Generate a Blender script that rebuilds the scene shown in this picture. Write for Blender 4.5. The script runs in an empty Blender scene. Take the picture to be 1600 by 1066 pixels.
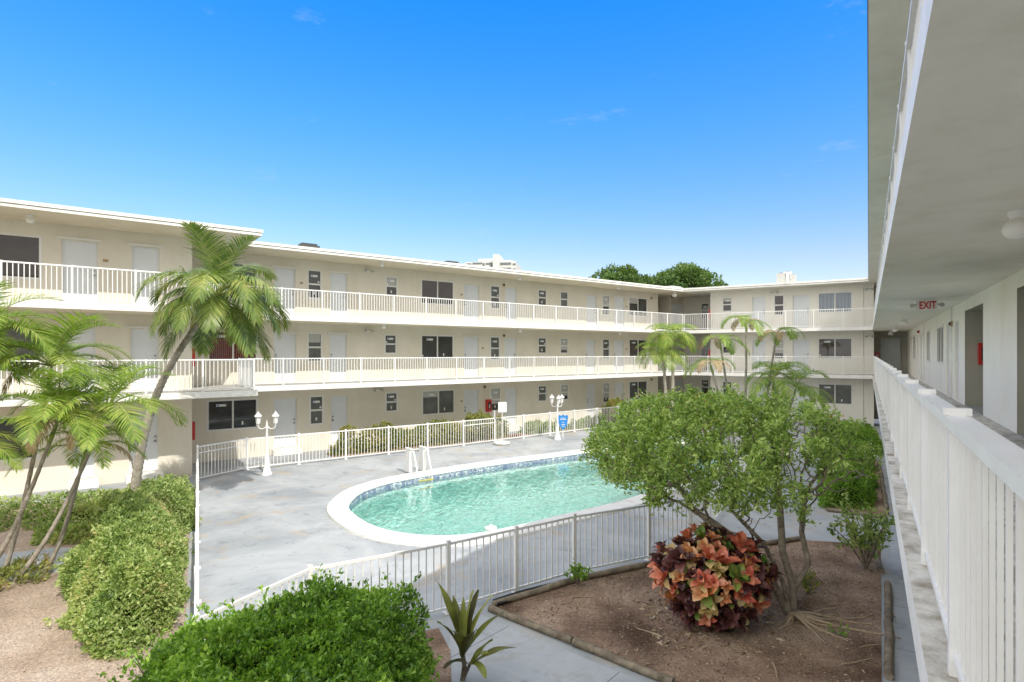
import bpy, bmesh, math, random
import numpy as np
from mathutils import Vector, Matrix
random.seed(7); rng = np.random.default_rng(7)
sc = bpy.context.scene
COL = sc.collection
R = math.radians
F, EYE, CX, HY = 893.0, 4.13, 800.0, 551.0        # focal length, eye height, principal column, horizon row

def G(px, py, z=0.0):                              # point at height z seen at a photo pixel
    Y = F*(EYE-z)/(py-HY)
    return ((px-CX)/F*Y, Y)

# ------------------------------------------------------------------ mesh builder
class MB:
    def __init__(s): s.v=[]; s.f=[]; s.n=0
    def add(s, verts, faces, mi=0):
        verts=np.asarray(verts,float).reshape(-1,3)
        groups={}
        for f in faces: groups.setdefault(len(f),[]).append(f)
        for k,fl in groups.items(): s.f.append((np.array(fl,int)+s.n, mi))
        s.v.append(verts); s.n+=len(verts)
    def addnp(s, verts, faces, mi=0):
        s.f.append((np.asarray(faces,int)+s.n, mi)); s.v.append(np.asarray(verts,float)); s.n+=len(verts)
    def box(s, x0,x1,y0,y1,z0,z1, mi=0):
        v=[(x,y,z) for z in (z0,z1) for y in (y0,y1) for x in (x0,x1)]
        s.add(v,[(0,2,3,1),(4,5,7,6),(0,1,5,4),(2,6,7,3),(0,4,6,2),(1,3,7,5)],mi)
    def bar(s, p0,p1,w,h,mi=0, taper=1.0):         # box along a segment, w sideways, h up
        p0=np.array(p0,float); p1=np.array(p1,float); d=p1-p0; L=np.linalg.norm(d); d/=max(L,1e-9)
        up=np.array([0,0,1.]) if abs(d[2])<.95 else np.array([0,1.,0])
        sd=np.cross(d,up); sd/=np.linalg.norm(sd); u=np.cross(sd,d)
        v=[]
        for p,k in ((p0,1),(p1,taper)):
            for a,b in ((-1,-1),(1,-1),(1,1),(-1,1)): v.append(p+sd*a*w/2*k+u*b*h/2*k)
        s.add(v,[(3,2,1,0),(4,5,6,7),(0,1,5,4),(1,2,6,5),(2,3,7,6),(3,0,4,7)],mi)
    def post(s, x,y,z0,z1,w,ang=0,mi=0,d=None):
        d=d or w; c,sn=math.cos(ang),math.sin(ang); v=[]
        for z in (z0,z1):
            for a,b in ((-1,-1),(1,-1),(1,1),(-1,1)):
                v.append((x+c*a*w/2-sn*b*d/2, y+sn*a*w/2+c*b*d/2, z))
        s.add(v,[(3,2,1,0),(4,5,6,7),(0,1,5,4),(1,2,6,5),(2,3,7,6),(3,0,4,7)],mi)
    def prism(s, poly, z0,z1, mi=0, mtop=None, mbot=None):
        a=sum(poly[i][0]*poly[(i+1)%len(poly)][1]-poly[(i+1)%len(poly)][0]*poly[i][1] for i in range(len(poly)))
        if a<0: poly=poly[::-1]
        n=len(poly)
        v=[(x,y,z0) for x,y in poly]+[(x,y,z1) for x,y in poly]
        s.add(v,[(i,(i+1)%n,n+(i+1)%n,n+i) for i in range(n)],mi)
        s.add([(x,y,z1) for x,y in poly],[tuple(range(n))],mi if mtop is None else mtop)
        s.add([(x,y,z0) for x,y in poly],[tuple(range(n))[::-1]],mi if mbot is None else mbot)
    def tube(s, pts, rad, seg=8, mi=0, cap=True):
        pts=np.asarray(pts,float); n=len(pts)
        rad=np.full(n,rad) if np.isscalar(rad) else np.asarray(rad,float)
        t=np.gradient(pts,axis=0); t/=np.linalg.norm(t,axis=1)[:,None]+1e-12
        ref=np.array([0,0,1.]) if abs(t[0][2])<.9 else np.array([1.,0,0])
        a=np.linspace(0,2*math.pi,seg,endpoint=False); V=[]
        u=np.cross(t[0],ref); u/=np.linalg.norm(u)
        for i in range(n):
            u=u-t[i]*np.dot(u,t[i]); u/=np.linalg.norm(u)+1e-12; w=np.cross(t[i],u)
            V.append(pts[i]+rad[i]*(np.cos(a)[:,None]*u+np.sin(a)[:,None]*w))
        V=np.concatenate(V); f=[]
        for i in range(n-1):
            for j in range(seg):
                k=(j+1)%seg; f.append((i*seg+j,i*seg+k,(i+1)*seg+k,(i+1)*seg+j))
        s.add(V,f,mi)
        if cap:
            s.add(V[:seg],[tuple(range(seg))[::-1]],mi); s.add(V[-seg:],[tuple(range(seg))],mi)
    def lathe(s, prof, seg=16, c=(0,0,0), mi=0):
        V=[];f=[]
        for r,z in prof:
            for j in range(seg):
                a=2*math.pi*j/seg; V.append((c[0]+r*math.cos(a),c[1]+r*math.sin(a),c[2]+z))
        for i in range(len(prof)-1):
            for j in range(seg):
                k=(j+1)%seg; f.append((i*seg+j,i*seg+k,(i+1)*seg+k,(i+1)*seg+j))
        s.add(V,f,mi)
    def build(s, name, mats, parent=None, smooth=False, loc=None):
        me=bpy.data.meshes.new(name)
        V=np.concatenate(s.v) if s.v else np.zeros((0,3))
        me.vertices.add(len(V)); me.vertices.foreach_set('co',V.astype(np.float32).ravel())
        tot=np.concatenate([np.full(len(f),f.shape[1]) for f,_ in s.f]); idx=np.concatenate([f.ravel() for f,_ in s.f])
        mi=np.concatenate([np.full(len(f),m) for f,m in s.f])
        me.loops.add(len(idx)); me.loops.foreach_set('vertex_index',idx.astype(np.int32))
        me.polygons.add(len(tot))
        st=np.concatenate([[0],np.cumsum(tot)[:-1]])
        me.polygons.foreach_set('loop_start',st.astype(np.int32)); me.polygons.foreach_set('loop_total',tot.astype(np.int32))
        me.polygons.foreach_set('material_index',mi.astype(np.int32))
        me.polygons.foreach_set('use_smooth',np.full(len(tot),smooth))
        me.update(calc_edges=True); me.validate()
        for m in (mats if isinstance(mats,(list,tuple)) else [mats]): me.materials.append(m)
        o=bpy.data.objects.new(name,me); COL.objects.link(o)
        if parent: o.parent=parent
        if loc: o.location=loc
        return o

def tag(o,label=None,cat=None,group=None,kind=None):
    if label: o['label']=label
    if cat: o['category']=cat
    if group: o['group']=group
    if kind: o['kind']=kind
    return o
def thing(name,label,cat,loc=(0,0,0),rz=0,group=None):
    o=bpy.data.objects.new(name,None); COL.objects.link(o); o.empty_display_size=.2
    o.location=loc; o.rotation_euler=(0,0,rz)
    return tag(o,label,cat,group)

# ------------------------------------------------------------------ materials
def newmat(name):
    m=bpy.data.materials.new(name); m.use_nodes=True
    nt=m.node_tree; b=nt.nodes['Principled BSDF']; return m,nt,b
def N(nt,t,**k):
    n=nt.nodes.new(t)
    for a,v in k.items(): setattr(n,a,v)
    return n
def ramp(nt,stops):
    r=N(nt,'ShaderNodeValToRGB'); e=r.color_ramp.elements
    while len(e)<len(stops): e.new(.5)
    for i,(p,c) in enumerate(stops): e[i].position=p; e[i].color=(*c,1)
    return r
def surf(name, c1, c2, scale=3.0, rough=.8, bump=.0, bscale=60, c3=None, spec=.3, detail=6, lo=.35, hi=.68, streak=None, dirt=0):
    m,nt,b=newmat(name); L=nt.links.new
    tc=N(nt,'ShaderNodeTexCoord'); no=N(nt,'ShaderNodeTexNoise'); no.inputs['Scale'].default_value=scale; no.inputs['Detail'].default_value=detail
    no.inputs['Roughness'].default_value=.62
    if streak:
        mp=N(nt,'ShaderNodeMapping'); mp.inputs['Scale'].default_value=streak; L(tc.outputs['Object'],mp.inputs['Vector']); L(mp.outputs[0],no.inputs['Vector'])
    else: L(tc.outputs['Object'],no.inputs['Vector'])
    base_in=b.inputs['Base Color']
    st=[(lo,c1),(hi,c2)]+([(min(hi+.16,1),c3)] if c3 else [])
    r=ramp(nt,st); L(no.outputs['Fac'],r.inputs['Fac']); 
    if dirt:
        mp2=N(nt,'ShaderNodeMapping'); mp2.inputs['Scale'].default_value=(1.1,1.1,.30); L(tc.outputs['Object'],mp2.inputs['Vector'])
        n3=N(nt,'ShaderNodeTexNoise'); n3.inputs['Scale'].default_value=1.6; n3.inputs['Detail'].default_value=8; n3.inputs['Roughness'].default_value=.7; L(mp2.outputs[0],n3.inputs['Vector'])
        d1_=1-dirt; r3=ramp(nt,[(.30,(d1_,d1_*.985,d1_*.95)),(.55,(1,1,1))]); L(n3.outputs['Fac'],r3.inputs['Fac'])
        mm=N(nt,'ShaderNodeMixRGB',blend_type='MULTIPLY'); mm.inputs[0].default_value=1; L(r.outputs['Color'],mm.inputs[1]); L(r3.outputs['Color'],mm.inputs[2]); L(mm.outputs[0],base_in)
    else: L(r.outputs['Color'],base_in)
    b.inputs['Roughness'].default_value=rough; b.inputs['Specular IOR Level'].default_value=spec
    if bump:
        n2=N(nt,'ShaderNodeTexNoise'); n2.inputs['Scale'].default_value=bscale; n2.inputs['Detail'].default_value=5
        L(tc.outputs['Object'],n2.inputs['Vector'])
        bp=N(nt,'ShaderNodeBump'); bp.inputs['Strength'].default_value=bump; bp.inputs['Distance'].default_value=.02
        L(n2.outputs['Fac'],bp.inputs['Height']); L(bp.outputs[0],b.inputs['Normal'])
    return m
def leafmat(name, cols, trans=.35, rough=.5, lump=1.2):
    m,nt,b=newmat(name); L=nt.links.new
    g=N(nt,'ShaderNodeNewGeometry'); tc=N(nt,'ShaderNodeTexCoord')
    no=N(nt,'ShaderNodeTexNoise'); no.inputs['Scale'].default_value=lump; no.inputs['Detail'].default_value=3
    L(tc.outputs['Object'],no.inputs['Vector'])
    mx=N(nt,'ShaderNodeMath',operation='MULTIPLY_ADD'); L(g.outputs['Random Per Island'],mx.inputs[0]); mx.inputs[1].default_value=.62
    m2=N(nt,'ShaderNodeMath',operation='MULTIPLY_ADD'); L(no.outputs['Fac'],m2.inputs[0]); m2.inputs[1].default_value=1.3; m2.inputs[2].default_value=-.45
    L(m2.outputs[0],mx.inputs[2])
    r=ramp(nt,[(i/(len(cols)-1),c) for i,c in enumerate(cols)]); L(mx.outputs[0],r.inputs['Fac'])
    L(r.outputs['Color'],b.inputs['Base Color']); b.inputs['Roughness'].default_value=rough; b.inputs['Specular IOR Level'].default_value=.45
    tr=N(nt,'ShaderNodeBsdfTranslucent'); br=N(nt,'ShaderNodeMixRGB',blend_type='MULTIPLY'); br.inputs[0].default_value=1
    br.inputs[2].default_value=(1.25,1.3,.5,1); L(r.outputs['Color'],br.inputs[1]); L(br.outputs[0],tr.inputs['Color'])
    ms=N(nt,'ShaderNodeMixShader'); ms.inputs[0].default_value=trans
    L(b.outputs[0],ms.inputs[1]); L(tr.outputs[0],ms.inputs[2]); L(ms.outputs[0],nt.nodes['Material Output'].inputs['Surface'])
    return m
def plain(name,c,rough=.5,spec=.4,metal=0):
    m=surf(name,tuple(x*.93 for x in c),c,scale=5,rough=rough,spec=spec); m.node_tree.nodes['Principled BSDF'].inputs['Metallic'].default_value=metal; return m

M={}
M['stucco']=surf('stucco_beige',(.70,.65,.55),(.77,.725,.63),scale=.9,rough=.9,bump=.25,bscale=70,dirt=.055)
M['stucco_end']=surf('stucco_pale',(.76,.73,.66),(.81,.785,.715),scale=.9,rough=.9,bump=.25,bscale=70,dirt=.055)
M['stucco_white']=surf('stucco_white',(.84,.81,.725),(.88,.855,.78),scale=1.1,rough=.85,bump=.25,bscale=60,dirt=.055)
M['soffit']=surf('soffit_beige',(.70,.63,.50),(.76,.69,.56),scale=.7,rough=.9,dirt=0.1)
M['soffit_white']=surf('soffit_pale',(.76,.74,.655),(.86,.84,.765),scale=.55,rough=.85,bump=.12,bscale=25,lo=.3,hi=.75,dirt=0.1)
M['white']=surf('white_paint',(.76,.75,.72),(.83,.82,.79),scale=2.5,rough=.5,bump=.05,bscale=40,dirt=0.16)
M['railwhite']=surf('white_enamel',(.78,.78,.77),(.84,.84,.83),scale=3,rough=.35,spec=.45,dirt=0.07)
M['fascia']=surf('white_fascia',(.66,.64,.58),(.82,.81,.77),scale=1.3,rough=.6,streak=(1,1,.4),lo=.22,hi=.5,dirt=0.2)
M['groove']=plain('shadow_groove',(.16,.14,.12))
M['door']=surf('door_paint',(.66,.685,.71),(.72,.745,.77),scale=1.5,rough=.45)
M['doorgrey']=surf('grey_door_paint',(.40,.42,.42),(.45,.47,.47),scale=1.5,rough=.5)
M['recess']=surf('shaded_grey_paint',(.36,.35,.29),(.42,.41,.35),scale=1.2,rough=.85)  # olive grey paint; also stands in for shade inside the passages
M['frame']=plain('window_frame_white',(.76,.75,.71),rough=.4)
M['metal']=plain('brushed_metal',(.30,.29,.27),rough=.35,metal=.8)
M['darkmetal']=plain('dark_metal',(.07,.07,.07),rough=.5)
M['chrome']=plain('chrome',(.65,.66,.66),rough=.18,metal=1)
M['red']=plain('red_enamel',(.55,.035,.03),rough=.4)
M['blue']=plain('blue_sign_paint',(.03,.22,.60),rough=.45)
M['signwhite']=plain('sign_white',(.80,.80,.77),rough=.5)
M['ink']=plain('sign_ink',(.10,.10,.11),rough=.6)
M['globe']=plain('opal_glass',(.82,.81,.77),rough=.25)
M['tan']=plain('tan_plastic',(.40,.27,.15),rough=.6)
M['black']=plain('black_rubber',(.025,.025,.028),rough=.5)
M['concrete']=surf('weathered_lip_concrete',(.27,.23,.17),(.60,.57,.50),scale=6.5,rough=.95,bump=.4,bscale=30,c3=(.70,.68,.63),lo=.3,hi=.55)
M['corridor']=surf('corridor_floor',(.30,.30,.27),(.50,.49,.45),scale=2,rough=.7,lo=.3,hi=.6)
M['deck']=None
M['timber']=surf('weathered_timber',(.12,.095,.07),(.33,.28,.21),scale=8,rough=.95,bump=.5,bscale=40,lo=.3,hi=.7)
M['bark']=surf('grey_bark',(.13,.105,.08),(.36,.31,.245),scale=9,rough=.95,bump=.6,bscale=30,lo=.3,hi=.7)
M['palmbark']=surf('palm_bark',(.22,.19,.15),(.46,.42,.36),scale=7,rough=.9,bump=.5,bscale=25,lo=.3,hi=.7)
M['root']=surf('root_bark',(.32,.24,.16),(.54,.43,.31),scale=8,rough=.9,bump=.4)
M['roofdark']=plain('dark_vent',(.06,.065,.06),rough=.7)
M['acgrey']=plain('ac_grey',(.48,.48,.46),rough=.5)
M['tower']=surf('tower_stucco',(.62,.62,.59),(.70,.70,.67),scale=.05,rough=.9)
M['towerglass']=plain('tower_glass',(.16,.19,.20),rough=.2)

def deckmat(name, base, light, stain, scale=.55):
    m,nt,b=newmat(name); L=nt.links.new
    tc=N(nt,'ShaderNodeTexCoord')
    def noise(s,d=7,r=.62,dist=0):
        n=N(nt,'ShaderNodeTexNoise'); n.inputs['Scale'].default_value=s; n.inputs['Detail'].default_value=d; n.inputs['Roughness'].default_value=r
        n.inputs['Distortion'].default_value=dist; L(tc.outputs['Object'],n.inputs['Vector']); return n
    a=noise(scale,7,.65,.6); r=ramp(nt,[(.33,base),(.60,light)]); L(a.outputs['Fac'],r.inputs['Fac'])
    s=noise(.9,8,.7,1.2); rs=ramp(nt,[(.55,(0,0,0)),(.68,(.8,.8,.8))]); L(s.outputs['Fac'],rs.inputs['Fac'])
    mx=N(nt,'ShaderNodeMixRGB'); L(rs.outputs['Color'],mx.inputs[0]); L(r.outputs['Color'],mx.inputs[1]); mx.inputs[2].default_value=(*stain,1)
    d=noise(2.2,9,.75,.8); rd=ramp(nt,[(.54,(1,1,1)),(.70,(.62,.63,.64))]); L(d.outputs['Fac'],rd.inputs['Fac'])
    m2=N(nt,'ShaderNodeMixRGB',blend_type='MULTIPLY'); m2.inputs[0].default_value=1; L(mx.outputs[0],m2.inputs[1]); L(rd.outputs['Color'],m2.inputs[2])
    L(m2.outputs[0],b.inputs['Base Color']); b.inputs['Roughness'].default_value=.75; b.inputs['Specular IOR Level'].default_value=.3
    n2=noise(25,6); bp=N(nt,'ShaderNodeBump'); bp.inputs['Strength'].default_value=.15; bp.inputs['Distance'].default_value=.02
    L(n2.outputs['Fac'],bp.inputs['Height']); L(bp.outputs[0],b.inputs['Normal'])
    return m
M['deck']=deckmat('painted_deck',(.28,.305,.33),(.43,.45,.465),(.43,.345,.24))
def add_joints(m,ang,sp):
    nt=m.node_tree; L=nt.links.new; b=nt.nodes['Principled BSDF']; src=b.inputs['Base Color'].links[0].from_socket
    tc=N(nt,'ShaderNodeTexCoord'); mp=N(nt,'ShaderNodeMapping'); mp.inputs['Rotation'].default_value=(0,0,-ang); L(tc.outputs['Object'],mp.inputs['Vector']); sx=N(nt,'ShaderNodeSeparateXYZ'); L(mp.outputs[0],sx.inputs[0])
    dv=N(nt,'ShaderNodeMath',operation='DIVIDE'); dv.inputs[1].default_value=sp; L(sx.outputs['X'],dv.inputs[0]); fr=N(nt,'ShaderNodeMath',operation='FRACT'); L(dv.outputs[0],fr.inputs[0])
    lt=N(nt,'ShaderNodeMath',operation='LESS_THAN'); lt.inputs[1].default_value=.012/sp; L(fr.outputs[0],lt.inputs[0])
    mx=N(nt,'ShaderNodeMixRGB'); L(lt.outputs[0],mx.inputs[0]); L(src,mx.inputs[1]); mx.inputs[2].default_value=(.13,.13,.13,1); L(mx.outputs[0],b.inputs['Base Color'])
M['walk']=deckmat('painted_walk',(.33,.355,.39),(.43,.45,.48),(.34,.32,.29),.8)
add_joints(M['walk'],R(58),1.6)
M['path']=deckmat('painted_path',(.36,.385,.41),(.45,.475,.50),(.36,.33,.29),.9); add_joints(M['path'],R(-41),1.9)
M['coping']=deckmat('pool_coping',(.68,.675,.65),(.76,.755,.73),(.60,.56,.48),1.2)

def soilmat(name, c1,c2,c3):
    m,nt,b=newmat(name); L=nt.links.new; tc=N(nt,'ShaderNodeTexCoord')
    a=N(nt,'ShaderNodeTexNoise'); a.inputs['Scale'].default_value=.9; a.inputs['Detail'].default_value=6; L(tc.outputs['Object'],a.inputs['Vector'])
    r=ramp(nt,[(.32,c1),(.55,c2),(.72,c3)]); L(a.outputs['Fac'],r.inputs['Fac'])
    f=N(nt,'ShaderNodeTexNoise'); f.inputs['Scale'].default_value=38; f.inputs['Detail'].default_value=7; f.inputs['Roughness'].default_value=.75; L(tc.outputs['Object'],f.inputs['Vector'])
    rf=ramp(nt,[(.30,(.35,.33,.32)),(.52,(1,1,1)),(.72,(1.7,1.65,1.55))]); L(f.outputs['Fac'],rf.inputs['Fac'])
    mx=N(nt,'ShaderNodeMixRGB',blend_type='MULTIPLY'); mx.inputs[0].default_value=1; L(r.outputs['Color'],mx.inputs[1]); L(rf.outputs['Color'],mx.inputs[2])
    L(mx.outputs[0],b.inputs['Base Color']); b.inputs['Roughness'].default_value=1; b.inputs['Specular IOR Level'].default_value=.1
    bp=N(nt,'ShaderNodeBump'); bp.inputs['Strength'].default_value=.9; bp.inputs['Distance'].default_value=.05; L(f.outputs['Fac'],bp.inputs['Height']); L(bp.outputs[0],b.inputs['Normal'])
    return m
M['soil']=soilmat('mulched_soil',(.15,.095,.068),(.46,.325,.245),(.62,.48,.38))
M['sand']=soilmat('sandy_soil',(.40,.30,.235),(.58,.46,.375),(.66,.555,.475))
M['ground']=soilmat('outer_ground',(.10,.11,.06),(.16,.16,.10),(.22,.2,.14))

def glassmat(name, base, stripes=False, rough=.04):
    m,nt,b=newmat(name); L=nt.links.new; tc=N(nt,'ShaderNodeTexCoord')
    if stripes:
        w=N(nt,'ShaderNodeTexWave',wave_type='BANDS',bands_direction='X'); w.inputs['Scale'].default_value=4.5; w.inputs['Distortion'].default_value=.6
        L(tc.outputs['Object'],w.inputs['Vector']); r=ramp(nt,[(.2,base),(.9,tuple(min(1,x*3.2+.04) for x in base))]); L(w.outputs['Fac'],r.inputs['Fac'])
    else:
        w=N(nt,'ShaderNodeTexNoise'); w.inputs['Scale'].default_value=1.6; L(tc.outputs['Object'],w.inputs['Vector'])
        r=ramp(nt,[(.35,tuple(x*.55 for x in base)),(.7,base)]); L(w.outputs['Fac'],r.inputs['Fac'])
    L(r.outputs['Color'],b.inputs['Base Color']); b.inputs['Roughness'].default_value=rough; b.inputs['Specular IOR Level'].default_value=.6
    return m
M['glass']=glassmat('window_glass_dark',(.06,.062,.058))
M['glass_brown']=glassmat('window_glass_brown',(.055,.042,.034))
M['glass_grey']=glassmat('window_glass_screen',(.16,.165,.155),rough=.25)
M['blinds']=glassmat('window_glass_blinds',(.09,.11,.13),stripes=True)
M['curtain']=glassmat('window_glass_red_curtain',(.07,.022,.018),stripes=True,rough=.1)

M['hedge']=leafmat('hedge_leaf',[(.045,.10,.015),(.14,.28,.035),(.29,.48,.07),(.50,.66,.16)],rough=.4)
M['hedge_pale']=leafmat('pale_hedge_leaf',[(.08,.14,.04),(.20,.30,.08),(.34,.44,.14),(.50,.57,.25),(.45,.36,.17)],rough=.45)  # paler sage leaf tones with a few brown leaves
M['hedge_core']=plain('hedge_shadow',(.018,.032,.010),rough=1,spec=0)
M['treeleaf']=leafmat('tree_leaf',[(.08,.145,.035),(.23,.36,.08),(.42,.55,.15),(.66,.73,.34)],rough=.45,lump=4)
M['bgleaf']=leafmat('far_tree_leaf',[(.03,.07,.02),(.07,.14,.03),(.14,.23,.06),(.22,.31,.10)],trans=.25,lump=.25)
M['varieg']=leafmat('variegated_leaf',[(.08,.12,.03),(.22,.27,.07),(.38,.38,.12),(.48,.30,.12)],lump=1.5)
M['palmleaf']=leafmat('palm_leaflet',[(.06,.12,.03),(.13,.21,.05),(.23,.31,.08),(.44,.44,.13)],trans=.3,rough=.38)
M['arecaleaf']=leafmat('areca_leaflet',[(.10,.18,.03),(.19,.31,.05),(.31,.42,.08),(.48,.50,.14)],trans=.4,rough=.4)
M['arecadry']=leafmat('dry_frond',[(.25,.17,.08),(.38,.28,.15),(.46,.36,.22),(.40,.20,.12)],trans=.2)
M['rachis']=plain('palm_rachis',(.26,.30,.09),rough=.5)
M['yellowstalk']=plain('palm_flower_stalk',(.52,.46,.10),rough=.6)
M['crownshaft']=plain('palm_crownshaft',(.22,.28,.09),rough=.5)
M['dracleaf']=leafmat('dracaena_leaf',[(.06,.05,.03),(.14,.15,.045),(.30,.33,.08),(.50,.48,.22)],trans=.25,rough=.35,lump=2)
M['litter']=leafmat('dry_litter',[(.10,.06,.035),(.24,.16,.09),(.40,.31,.20),(.55,.47,.36)],trans=0,lump=4)
M['petal']=leafmat('red_bloom',[(.45,.10,.05),(.55,.16,.08),(.5,.25,.14),(.6,.35,.2)],trans=.2)
CRO=[('croton_red',[(.42,.07,.045),(.60,.14,.085),(.70,.26,.16),(.74,.40,.28)]),('croton_orange',[(.55,.17,.06),(.68,.28,.12),(.72,.40,.20),(.66,.48,.26)]),
     ('croton_maroon',[(.035,.014,.018),(.08,.028,.03),(.14,.05,.05),(.22,.09,.08)]),('croton_green',[(.05,.11,.02),(.11,.22,.04),(.22,.30,.06),(.33,.34,.09)]),
     ('croton_yellow',[(.40,.27,.08),(.52,.38,.14),(.55,.45,.22),(.50,.32,.14)])]
for n,c in CRO: M[n]=leafmat(n,c,trans=.18,rough=.35,lump=5)

# ------------------------------------------------------------------ frames of the three wings
class Frame:
    def __init__(s,o,rz): s.o=o; s.rz=rz; s.ux=(math.cos(rz),math.sin(rz)); s.uy=(-math.sin(rz),math.cos(rz))
    def w(s,x,y): return (s.o[0]+s.ux[0]*x+s.uy[0]*y, s.o[1]+s.ux[1]*x+s.uy[1]*y)
    def loc(s,X,Y):
        dx,dy=X-s.o[0],Y-s.o[1]; return (dx*s.ux[0]+dy*s.ux[1], dx*s.uy[0]+dy*s.uy[1])
    def at(s,px,y):                                # x on the line y=const that lies behind photo column px
        k=(px-CX)/F; ox=s.o[0]+s.uy[0]*y; oy=s.o[1]+s.uy[1]*y
        return (k*oy-ox)/(s.ux[0]-k*s.ux[1])
A1=R(58.05)
LW=Frame((-8.72,21.4),math.atan2(.604,.797))
EW=Frame((10.9,36.32),-R(31.95))
CW=Frame((0,0),A1-math.pi)                         # local x runs towards the viewer, y into the building
FL=[.25,2.90,5.55]; RB,RT=8.0,8.2

def facade(mb,y,x0,x1,z0,z1,ops,mi=0):
    xs=sorted({x0,x1,*[v for o in ops for v in o[:2]]}); zs=sorted({z0,z1,*[v for o in ops for v in o[2:4]]})
    for i in range(len(xs)-1):
        for j in range(len(zs)-1):
            cx,cz=(xs[i]+xs[i+1])/2,(zs[j]+zs[j+1])/2
            if any(o[0]<cx<o[1] and o[2]<cz<o[3] for o in ops): continue
            mb.add([(xs[i],y,zs[j]),(xs[i+1],y,zs[j]),(xs[i+1],y,zs[j+1]),(xs[i],y,zs[j+1])],[(0,1,2,3)],mi)
    for a,b,c,d,dep in ops:
        mi_=mi; mi=1 if dep>.5 else mi_  # deep openings take the darker grey, shade put into their colour
        mb.add([(a,y,c),(a,y+dep,c),(a,y+dep,d),(a,y,d)],[(0,1,2,3)],mi); mb.add([(b,y,c),(b,y,d),(b,y+dep,d),(b,y+dep,c)],[(0,1,2,3)],mi)
        mb.add([(a,y,d),(a,y+dep,d),(b,y+dep,d),(b,y,d)],[(0,1,2,3)],mi); mb.add([(a,y,c),(b,y,c),(b,y+dep,c),(a,y+dep,c)],[(0,1,2,3)],mi); mi=mi_

def door(par,y,x0,x1,z,h=2.0,panel=False,header=False,knob='r',mat=None):
    m=MB(); d=.07; mm=mat or M['door']
    m.box(x0+.03,x1-.03,y+d,y+d+.04,z+.01,z+h-.03)
    m.box(x0+.002,x0+.03,y+.03,y+d+.05,z,z+h-.002,1); m.box(x1-.03,x1-.002,y+.03,y+d+.05,z,z+h-.002,1); m.box(x0+.03,x1-.03,y+.03,y+d+.05,z+h-.03,z+h-.002,1)
    if header: m.box(x0-.10,x1+.10,y-.05,y-.002,z+h+.02,z+h+.09,1)
    if panel:
        w=x1-x0
        for a,b in ((.17,.45),(.55,.83)):
            for c,e in ((.10,.36),(.42,.70),(.76,.93)): m.box(x0+w*a,x0+w*b,y+d-.012,y+d-.001,z+h*c,z+h*e)
    o=m.build('door',[mm,M['frame']],par)
    k=MB(); kx=x1-.10 if knob=='r' else x0+.10
    for zz,r in ((z+.98,.032),(z+1.12,.026)): k.lathe([(0,0),(r*.6,0),(r,.02),(r,.035),(0,.05)],10,(0,0,0))
    kk=MB()
    for zz,r in ((z+.98,.034),(z+1.13,.028)): kk.tube([(kx,y+d,zz),(kx,y+d-.06,zz)],r,8)
    kk.build('handle',M['metal'],o)
    return o
def window(par,y,x0,x1,z0,z1,kind='single',glass=None,stick=1):
    wr_=random.Random(int(x0*1013+z0*77)); q_=wr_.random()
    if glass is None: glass=M['glass'] if q_<.5 else M['glass_grey'] if q_<.75 else M['glass_brown']
    f=.045; m=MB(); d0,d1=y-.012,y+.075
    m.box(x0-.03,x0+f,d0,d1,z0-.03,z1+.03); m.box(x1-f,x1+.03,d0,d1,z0-.03,z1+.03)
    m.box(x0+f,x1-f,d0,d1,z0-.03,z0+f); m.box(x0+f,x1-f,d0,d1,z1-f,z1+.03)
    if kind=='slider': xm=(x0+x1)/2; m.box(xm-.03,xm+.03,d0+.01,d1,z0+f,z1-f)
    elif kind=='single': zm=z0+(z1-z0)*.5; m.box(x0+f,x1-f,d0+.01,d1,zm-.035,zm+.035)
    o=m.build('window',M['frame'],par)
    g=MB(); g.box(x0+f,x1-f,y+.035,y+.06,z0+f,z1-f); g.build('pane',glass or M['glass'],o)
    if stick and wr_.random()<.3:
        bl=MB(); hb=(z1-z0)*wr_.uniform(.2,.75); bl.box(x0+f+.01,x1-f-.01 if kind!='slider' else (x0+x1)/2-.03,y+.0325,y+.0345,z1-f-hb,z1-f-.005); bl.build('blind',M['acgrey'],o)
    if stick and wr_.random()<.85:
        s=MB(); yy=y+.030; w=x1-x0; rr=random.Random(int(x0*97+z0*31)); h=z1-z0
        cx=x0+(w*.27 if kind=='slider' else w*.5); hw=.17 if kind=='slider' else min(.14,w*.3); cz=z1-f-h*(.14 if kind=='slider' else .17)
        s.box(cx-hw,cx+hw,yy-.003,yy,cz-.045,cz+.045,0); s.box(cx-hw*.8,cx-hw*.45,yy-.006,yy-.0035,cz-.03,cz+.03,1)
        if rr.random()<.7: ex=x1-f-.10 if rr.random()<.5 else x0+f+.02; ez=z0+h*(.56 if kind=='single' else .12); s.box(ex,ex+.075,yy-.003,yy,ez,ez+.075,0)
        if rr.random()<.6: ex=x0+w*(.45 if kind=='single' else .68); s.box(ex,ex+.06,yy-.003,yy,z0+h*.14,z0+h*.14+.13,0)
        s.build('sticker',[M['signwhite'],M['blue']],o)
    return o
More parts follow.
